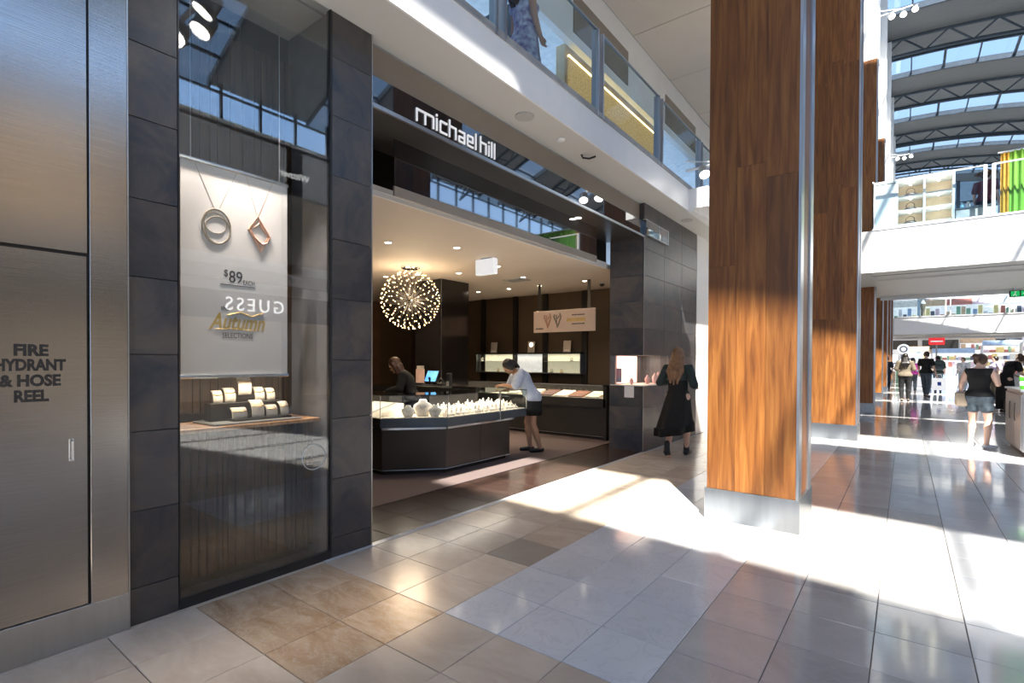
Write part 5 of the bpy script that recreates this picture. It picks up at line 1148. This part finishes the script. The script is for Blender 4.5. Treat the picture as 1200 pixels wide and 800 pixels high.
    if hands:
        for s_ in 'LR':
            E_, W2 = P['e' + s_], P['w' + s_]; d = W2 - E_; d /= np.linalg.norm(d)
            if 'g' + s_ in P: d = P['g' + s_] / np.linalg.norm(P['g' + s_])
            side = np.cross(d, v3(1, 0, 0) if abs(d[0]) < .8 else v3(0, 0, 1)); side /= np.linalg.norm(side); nn = np.cross(d, side) * (1 if s_ == 'L' else -1)
            if abs(d[2]) < .7: side = np.cross(d, v3(0, 0, 1)); side /= np.linalg.norm(side); nn = v3(0, 0, -1)
            hs = 1.0; pc = W2 + d * .045
            B_.cone(W2, W2 + d * .075, .026, .030, .012, nn, .55)
            for q in range(4):
                o = (q - 1.5) * .019; L_ = (.065, .078, .072, .056)[q]; b0 = W2 + d * .080 + side * o; b1 = b0 + d * L_ * .5 + nn * .010; b2 = b1 + d * L_ * .42 + nn * .022
                B_.cone(b0 - d * .02, b1, .0095, .0085, .003); B_.cone(b1, b2, .0085, .007, .003)
            t0 = W2 + d * .02 - side * .025; t1 = t0 + d * .035 - side * .022 + nn * .01; t2 = t1 + d * .028 + nn * .008
            B_.cone(t0, t1, .012, .010, .006); B_.cone(t1, t2, .010, .008, .004)
    body = B_.obj('body', skin or M_SKIN, r)
    eyes = MB()
    for sx in (-1, 1): eyes.sph(tuple(HP(.029 * sx, .077, .008)), .0105, 8, 6)
    obj('eyes', eyes, M_EYE, r, True, True)
    # --- hair
    if hair:
        F = Field(hc - .30 - v3(0, 0, hair.get('len', 0) + .05), hc + .25, res)
        F.ell(HP(0, -.028, .035), (.088, .100, .100), .01, R)
        for sx in (-1, 1): F.ell(HP(.062 * sx, -.03, -.01), (.03, .06, .07), .02, R)
        X0_ = HP(0, .085, -.02); F.cut(X0_ - lk * .045 + up * .0, lk * .85 - up * .53)
        ln = hair.get('len', 0)
        if ln:
            hp = [HP(0, -.075, -.02), HP(0, -.10, -.12)]
            fall = hp[1] + v3(0, 0, -ln) + hair.get('drift', v3(0, -.03, 0))
            for q in np.linspace(-.075, .075, 6):
                b = HP(q, -.07 if abs(q) < .06 else -.03, -.05); m_ = hp[1] + rt * q * 1.3 + v3(0, 0, -ln * .5) + hair.get('drift', v3(0, -.03, 0)) * .5; e = fall + rt * q * .9 + v3(0, 0, .05 * math.sin(q * 90))
                F.cone(b, m_, .040, .038, .02); F.cone(m_, e, .038, .018, .02)
            for sx in (-1, 1):
                if hair.get('front'): F.cone(HP(.078 * sx, .01, .03), HP(.10 * sx, .04, -.20), .028, .030, .02); F.cone(HP(.10 * sx, .04, -.20), HP(.10 * sx, .05, -.20 - ln * .6), .030, .014, .02)
        if hair.get('bun'): F.ell(HP(0, -.135 if hair['bun'] > 0 else -.08, .045 if hair['bun'] > 0 else .13), (.05, .05, .05), .012, R)
        if hair.get('pony'):
            F.ell(HP(0, -.12, -.01), (.045, .04, .05), .015, R); F.cone(HP(0, -.12, -.03), HP(0, -.11, -.13), .035, .02, .02)
        F.obj('hair', hair['m'], r)
    # --- clothes
    if top:
        F = Field(lo, hi, res); g = top.get('g', .014)
        torso(F, g); sl = top.get('sleeve', .3)
        for s_ in 'LR':
            if sl > 0: arm(F, s_, g + .004, sl)
        if top.get('flare'): F.cone(P['pel'] + v3(0, 0, .02), P['pel'] - v3(0, 0, .02), .15, .16, .05, v3(0, 1, 0), .85)
        ax = (P['nec'] - P['che']); ax /= np.linalg.norm(ax); F.cut(P['nec'] + ax * .005, ax); F.sub(P['nec'] + ax * .045, .060 + top.get('neck', .045) * .6)
        hz = top.get('hem', .90); F.cut(v3(0, 0, hz), v3(0, 0, -1)); F.obj(top.get('name', 'shirt'), top['m'], r)
    if bottom:
        kd = bottom['kind']
        if kd in ('trousers', 'shorts'):
            F = Field(lo, hi, res); g = bottom.get('g', .012)
            F.cone(P['hL'] + v3(0, 0, .03), P['hR'] + v3(0, 0, .03), .108 + g, .108 + g, .03); F.cone(P['pel'], P['pel'] + (P['che'] - P['pel']) * .30, .125 + g, .115 + g, .05, v3(0, 1, 0), .82)
            for s_ in 'LR': leg(F, s_, g, .22 if kd == 'shorts' else .96)
            F.cut(P['pel'] + v3(0, 0, .12), v3(0, 0, 1)); F.obj(kd, bottom['m'], r)
        else:  # skirt: rings lofted from the waist to the hem
            n = 36; rings = bottom['rings']; vs = []; fs = []
            for i, (c, rx, ry, zt) in enumerate(rings):
                for q in range(n):
                    a = 2 * PI * q / n; f = 1 + bottom.get('fold', .05) * (i / max(1, len(rings) - 1)) * math.sin(a * bottom.get('nf', 9) + i * .4)
                    vs.append((c[0] + rx * f * math.cos(a), c[1] + ry * f * math.sin(a), c[2] + zt * math.sin(a + bottom.get('ph', 0))))
            for i in range(len(rings) - 1):
                for q in range(n): a_, b_ = i * n + q, i * n + (q + 1) % n; fs.append((a_, a_ + n, b_ + n, b_))
            mb = MB().add(vs, fs); inner = [(p[0] * 1.0, p[1], p[2]) for p in vs[-n:]]
            c0 = rings[-1][0]; k0 = len(mb.v); mb.add([(c0[0] + (p[0] - c0[0]) * .97, c0[1] + (p[1] - c0[1]) * .97, p[2] + .12) for p in inner], [])
            mb.f += [(k0 - n + q, k0 + q, k0 + (q + 1) % n, k0 - n + (q + 1) % n) for q in range(n)]; mb.mi += [0] * n
            obj(bottom.get('name', 'skirt'), mb, bottom['m'], r, True, True)
    if shoes:
        for s_ in 'LR':
            F = Field(P['a' + s_] - .25, P['a' + s_] + .25, min(res, .008)); a = P['a' + s_]; f = P['f' + s_] / np.linalg.norm(P['f' + s_])
            heel = a + v3(0, 0, -.045) - f * .035; toe = a + v3(0, 0, -.055) + f * .155
            F.cone(heel, toe, .042, .033, .015, v3(0, 0, 1), .9)
            if shoes.get('boot'): F.cone(a + v3(0, 0, .10), a, .045, .045, .02); F.cone(a + v3(0, 0, -.02), a + v3(0, 0, -.05) + f * .05, .045, .04, .02)
            if shoes.get('heel'): F.cone(heel + v3(0, 0, -.01), heel + v3(0, 0, -.045), .024, .022, .01)
            elif not shoes.get('boot'): F.cut(a + v3(0, 0, -.012), v3(0, 0, 1))
            F.cut(v3(0, 0, a[2] - .083), v3(0, 0, -1)); F.obj('shoe', shoes['m'], r)
    return r
M_SKIN = pm('skin', (0.58, 0.33, 0.22), 0.5, var=0.03); M_SKIN2 = pm('skin_light', (0.72, 0.46, 0.35), 0.5, var=0.03); M_SKIN3 = pm('skin_tan', (0.42, 0.23, 0.14), 0.5, var=0.03)
M_EYE = pm('eye', (0.03, 0.02, 0.02), 0.2)
M_HB = pm('brown_hair', (0.11, 0.055, 0.028), 0.45, col2=(0.30, 0.17, 0.09), scale=30, stretch=(3, 3, .3)); M_HK = pm('black_hair', (0.012, 0.009, 0.008), 0.4); M_HD = pm('dark_brown_hair', (0.035, 0.016, 0.010), 0.45, col2=(0.09, 0.04, 0.022), scale=30, stretch=(3, 3, .3))
M_BLK = pm('black_cloth', (0.006, 0.006, 0.007), 0.85); M_BLUE = pm('pale_blue_cloth', (0.38, 0.46, 0.60), 0.8, col2=(0.50, 0.56, 0.68), scale=20)
M_OLV = pm('olive_cloth', (0.16, 0.13, 0.09), 0.8); M_DNM = pm('dark_denim', (0.04, 0.06, 0.08), 0.8, col2=(0.10, 0.13, 0.16), scale=16); M_NVY = pm('navy_cloth', (0.015, 0.022, 0.035), 0.8)
M_WHC = pm('white_cloth', (0.75, 0.76, 0.78), 0.8); M_TEAL = pm('dark_teal_cloth', (0.015, 0.030, 0.030), 0.75); M_PAT = pm('patterned_cloth', (0.75, 0.75, 0.80), 0.8, col2=(0.25, 0.20, 0.35), scale=14, detail=1)
M_LTH = pm('black_leather', (0.008, 0.008, 0.009), 0.35)

# 1 woman in the long black dress, walking away along the pillar
w1 = person((0.58, 8.10, 0), 0.0, 'long-haired woman in a long black dress and ankle boots walking past the slate pillar', 1.72, .009, M_SKIN2,
    pose=dict(kL=(-.09, -.02, .50), aL=(-.08, -.24, .13), fL=(0, .8, -.35), kR=(.09, .16, .50), aR=(.06, .24, .085), eL=(-.27, -.06, 1.16), wL=(-.20, .15, 1.16), eR=(.27, -.07, 1.14), wR=(.22, .16, 1.10), hed=(-.01, .03, 1.58)),
    hair=dict(m=M_HB, len=.30, drift=v3(0, -.04, 0)), top=dict(m=M_TEAL, g=.018, sleeve=.85, hem=1.0, name='bodice', neck=.03),
    bottom=dict(kind='dress', name='skirt', m=M_BLK, rings=[((0, 0, 1.20), .150, .125, 0), ((0, 0, 1.05), .150, .135, 0), ((0, 0, .93), .185, .165, 0), ((-.01, -.02, .75), .215, .215, .01), ((-.02, -.03, .58), .25, .27, .02), ((-.03, -.04, .38), .29, .34, .06)], fold=.10, nf=7, ph=1.0), shoes=dict(m=M_LTH, boot=1, heel=1))
# 2 customer bending over the end of the island
a2 = 2.42
w2 = person((-1.50, 6.98, 0.004), a2, 'woman in pale blue top and black skirt bending over the jewellery counter end', 1.68, .009, M_SKIN3,
    pose=dict(pel=(0, -.04, .92), che=(0, .13, 1.22), nec=(0, .26, 1.33), hed=(0, .37, 1.42), look=(.1, .75, -.6), sL=(-.16, .21, 1.31), sR=(.16, .21, 1.31), eL=(-.22, .30, 1.10), eR=(.21, .30, 1.10), wL=(-.10, .46, 1.12), wR=(.06, .47, 1.115), gL=(.5, .8, 0), gR=(-.5, .8, 0),
              hL=(-.085, -.04, .89), hR=(.085, -.04, .89), kR=(.10, .02, .48), kL=(-.09, -.03, .48), aL=(-.08, -.15, .085), aR=(.11, -.03, .085)),
    hair=dict(m=M_HK, pony=1), top=dict(m=M_BLUE, g=.03, sleeve=.42, hem=.86, name='blouse', neck=.05),
    bottom=dict(kind='skirt', m=M_BLK, rings=[((0, -.03, 1.00), .150, .125, 0), ((0, -.04, .90), .185, .160, 0), ((0, -.04, .76), .195, .165, 0), ((0, -.03, .62), .20, .17, 0)], fold=.02), shoes=dict(m=M_LTH))
# 3 saleswoman inside the island
w3 = person((-2.75, 5.53, 0.004), 2.35, 'saleswoman in black with long dark hair leaning inside the counter island', 1.64, .010, M_SKIN,
    pose=dict(che=(0, .10, 1.22), nec=(0, .20, 1.36), hed=(0, .29, 1.475), look=(0, .8, -.6), sL=(-.16, .15, 1.32), sR=(.16, .15, 1.32), eL=(-.22, .20, 1.10), eR=(.22, .20, 1.10), wL=(-.12, .40, 1.05), wR=(.12, .40, 1.05)),
    hair=dict(m=M_HD, len=.34, front=1, drift=v3(0, .0, 0)), top=dict(m=M_BLK, g=.02, sleeve=.95, hem=.88), bottom=dict(kind='trousers', m=M_BLK), shoes=dict(m=M_LTH))
# 4 woman in black top and dark shorts
w4 = person((4.50, 12.40, 0), -0.35, 'woman in a sleeveless black top and dark denim shorts walking away at the right', 1.66, .010, M_SKIN2,
    pose=dict(kL=(-.10, .05, .49), aL=(-.11, -.02, .085), kR=(.12, .06, .49), aR=(.14, -.10, .085), fR=(.6, .8, 0), hed=(.02, .04, 1.575), look=(.5, .8, -.2), eL=(-.25, -.03, 1.15), wL=(-.27, .02, .90), eR=(.26, .0, 1.16), wR=(.20, .20, 1.33), gR=(-.2, .3, 1)),
    hair=dict(m=M_HD, bun=1), top=dict(m=M_BLK, g=.028, sleeve=0.0, hem=.93, name='top', neck=.05, flare=1), bottom=dict(kind='shorts', m=M_DNM, g=.02), shoes=dict(m=M_WHC))
q = thing('shoulder_bag', (4.27, 12.44, .72), 'tan shoulder bag hanging at the left hip of the woman in shorts', 'bag')
obj('bag_body', MB().cbox(-.10, .10, -.06, .06, 0, .26, .03), pm('tan_leather', (0.42, 0.33, 0.24), .6), q, local=True); obj('strap', MB().tube([(-.07, 0, .25), (-.03, 0, .5), (.03, 0, .66), (.07, 0, .5), (.08, 0, .25)], .008, 6), bpy.data.materials['tan_leather'], q, local=True)
# 5 woman in long black dress leaning on the counter
w5 = person((5.88, 21.6, 0), -1.1, 'person in a long black dress bending forward beyond the steel counter', 1.85, .014, M_SKIN2, hands=True,
    pose=dict(che=(0, .10, 1.25), nec=(0, .22, 1.40), hed=(0, .36, 1.47), look=(0, .6, -.8), sL=(-.17, .17, 1.36), sR=(.17, .17, 1.36), eL=(-.24, .25, 1.10), eR=(.24, .22, 1.10), wL=(-.14, .42, 1.0), wR=(.14, .42, 1.0)),
    hair=dict(m=M_HD, bun=1), top=dict(m=M_BLK, g=.02, sleeve=.3, hem=1.0), bottom=dict(kind='dress', name='long_skirt', m=M_BLK, rings=[((0, 0.03, 1.12), .145, .125, 0), ((0, 0, .93), .185, .165, 0), ((0, 0, .55), .22, .20, 0), ((0, 0, .10), .20, .19, 0)], fold=.04), shoes=dict(m=M_LTH))
# 6, 7 the pair walking away
w6 = person((3.44, 25.4, 0), 0.05, 'woman with long black hair in an olive top and black trousers walking away', 1.86, .013, M_SKIN, pose=dict(kL=(-.10, .06, .50), aL=(-.09, -.06, .085), aR=(.10, .12, .085), kR=(.10, .10, .5), eL=(-.24, .02, 1.16), wL=(-.18, .2, 1.1), eR=(.24, .02, 1.16), wR=(.18, .2, 1.1)),
    hair=dict(m=M_HK, len=.26), top=dict(m=M_OLV, g=.03, sleeve=.5, hem=.90, flare=1), bottom=dict(kind='trousers', m=M_BLK, g=.02), shoes=dict(m=M_LTH))
w7 = person((4.18, 29.4, 0), -.5, 'man in a black t-shirt and dark trousers carrying a white bag, walking away', 2.0, .014, M_SKIN2, female=False, pose=dict(kL=(-.10, .08, .50), aL=(-.09, .14, .085), aR=(.10, -.12, .085), look=(-.6, .8, 0), eR=(.26, .0, 1.12), wR=(.30, .06, .86)),
    hair=dict(m=M_HD), top=dict(m=M_BLK, g=.025, sleeve=.3, hem=.88), bottom=dict(kind='trousers', m=M_DNM, g=.02), shoes=dict(m=M_LTH))
q = thing('shopping_bag', (4.62, 29.3, .32), 'white shopping bag with a blue mark held by the man in black', 'bag')
obj('bag_body', MB().cbox(-.24, .24, -.10, .10, 0, .52, .02), palw, q, local=True); obj('mark', MB().box(-.05, .08, -.105, -.10, .2, .36), pm('blue_mark', (.05, .12, .6), .5), q, local=True)
obj('handle', MB().tube([(-.12, 0, .52), (-.08, 0, .68), (.08, 0, .68), (.12, 0, .52)], .012, 6), m_letter, q, local=True)
# more distant people
def far_person(loc, rz, label, H, top, bot, hairm, skin=M_SKIN2, **kw):
    return person(loc, rz, label, H, .018, skin, hair=dict(m=hairm, **kw.pop('hair', {})), top=dict(m=top, g=.03, sleeve=.35, hem=.9), bottom=dict(kind='trousers', m=bot, g=.02), shoes=dict(m=M_LTH), **kw)
far_person((4.75, 33.5, 0), .1, 'distant person in dark teal with a backpack in the middle of the concourse', 1.85, M_TEAL, M_DNM, M_HK)
q = thing('backpack', (4.79, 33.3, 1.15), 'dark teal backpack on the distant person in the concourse', 'backpack')
obj('pack', MB().cbox(-.18, .18, -.12, .08, 0, .50, .06), M_TEAL, q, local=True); obj('pocket', MB().cbox(-.13, .13, -.17, -.11, .04, .25, .03), M_NVY, q, local=True)
far_person((5.9, 36.5, 0), 2.6, 'distant person in white standing in front of the stalls', 1.8, M_WHC, M_WHC, M_HB)
far_person((6.55, 30.5, 0), 2.0, 'person in a pale lilac top beside the one bending in black', 1.8, pm('lilac_cloth', (.5, .42, .6), .8), M_OLV, M_HK)
far_person((2.62, 36.0, 0), .2, 'person in navy just beside the far timber column', 1.85, M_NVY, M_NVY, M_HD)
far_person((3.75, 33.0, 0), .1, 'person in a magenta top between the two walking away', 1.75, pm('magenta_cloth', (.6, .06, .4), .7), M_NVY, M_HK)
# person on the upper walkway
person((-0.30, 5.12, 4.49), -.3, 'person in a pale patterned sleeveless top on the upper walkway behind the glass', 1.72, .013, M_SKIN, pose=dict(eL=(-.24, .02, 1.14), wL=(-.2, .2, 1.0)), hair=dict(m=M_HD, len=.15), top=dict(m=M_PAT, g=.02, sleeve=0.05, hem=.88, name='top'),
    bottom=dict(kind='skirt', m=M_PAT, rings=[((0, 0, 1.0), .15, .13, 0), ((0, 0, .9), .185, .165, 0), ((0, 0, .55), .22, .2, 0)], fold=.05), shoes=dict(m=M_WHC))
far_person((4.45, 50.0, 4.92), -1.2, 'person in a grey shirt leaning on the far bridge balustrade', 1.95, pm('grey_cloth', (.35, .37, .42), .8), M_OLV, M_HK, pose=dict(eR=(.22, .2, 1.2), wR=(.15, .42, 1.15), eL=(-.22, .2, 1.2), wL=(-.15, .42, 1.15)))
far_person((5.05, 18.0, 4.79), -.4, 'person in dark clothes and a wide hat behind the bridge kiosk', 1.66, pm('wine_cloth', (.12, .03, .05), .8), M_NVY, M_HD)
tag(obj('wide_hat', MB().lathe([(0.24, 0), (0.23, .02), (.09, .035), (.08, .10), (.03, .13), (.001, .13)], (0, 0, 0), 18), pm('brown_hat', (.18, .10, .06), .7), None, True), 'brown wide brimmed hat on the person behind the bridge kiosk', 'hat').location = (5.06, 18.03, 6.39)
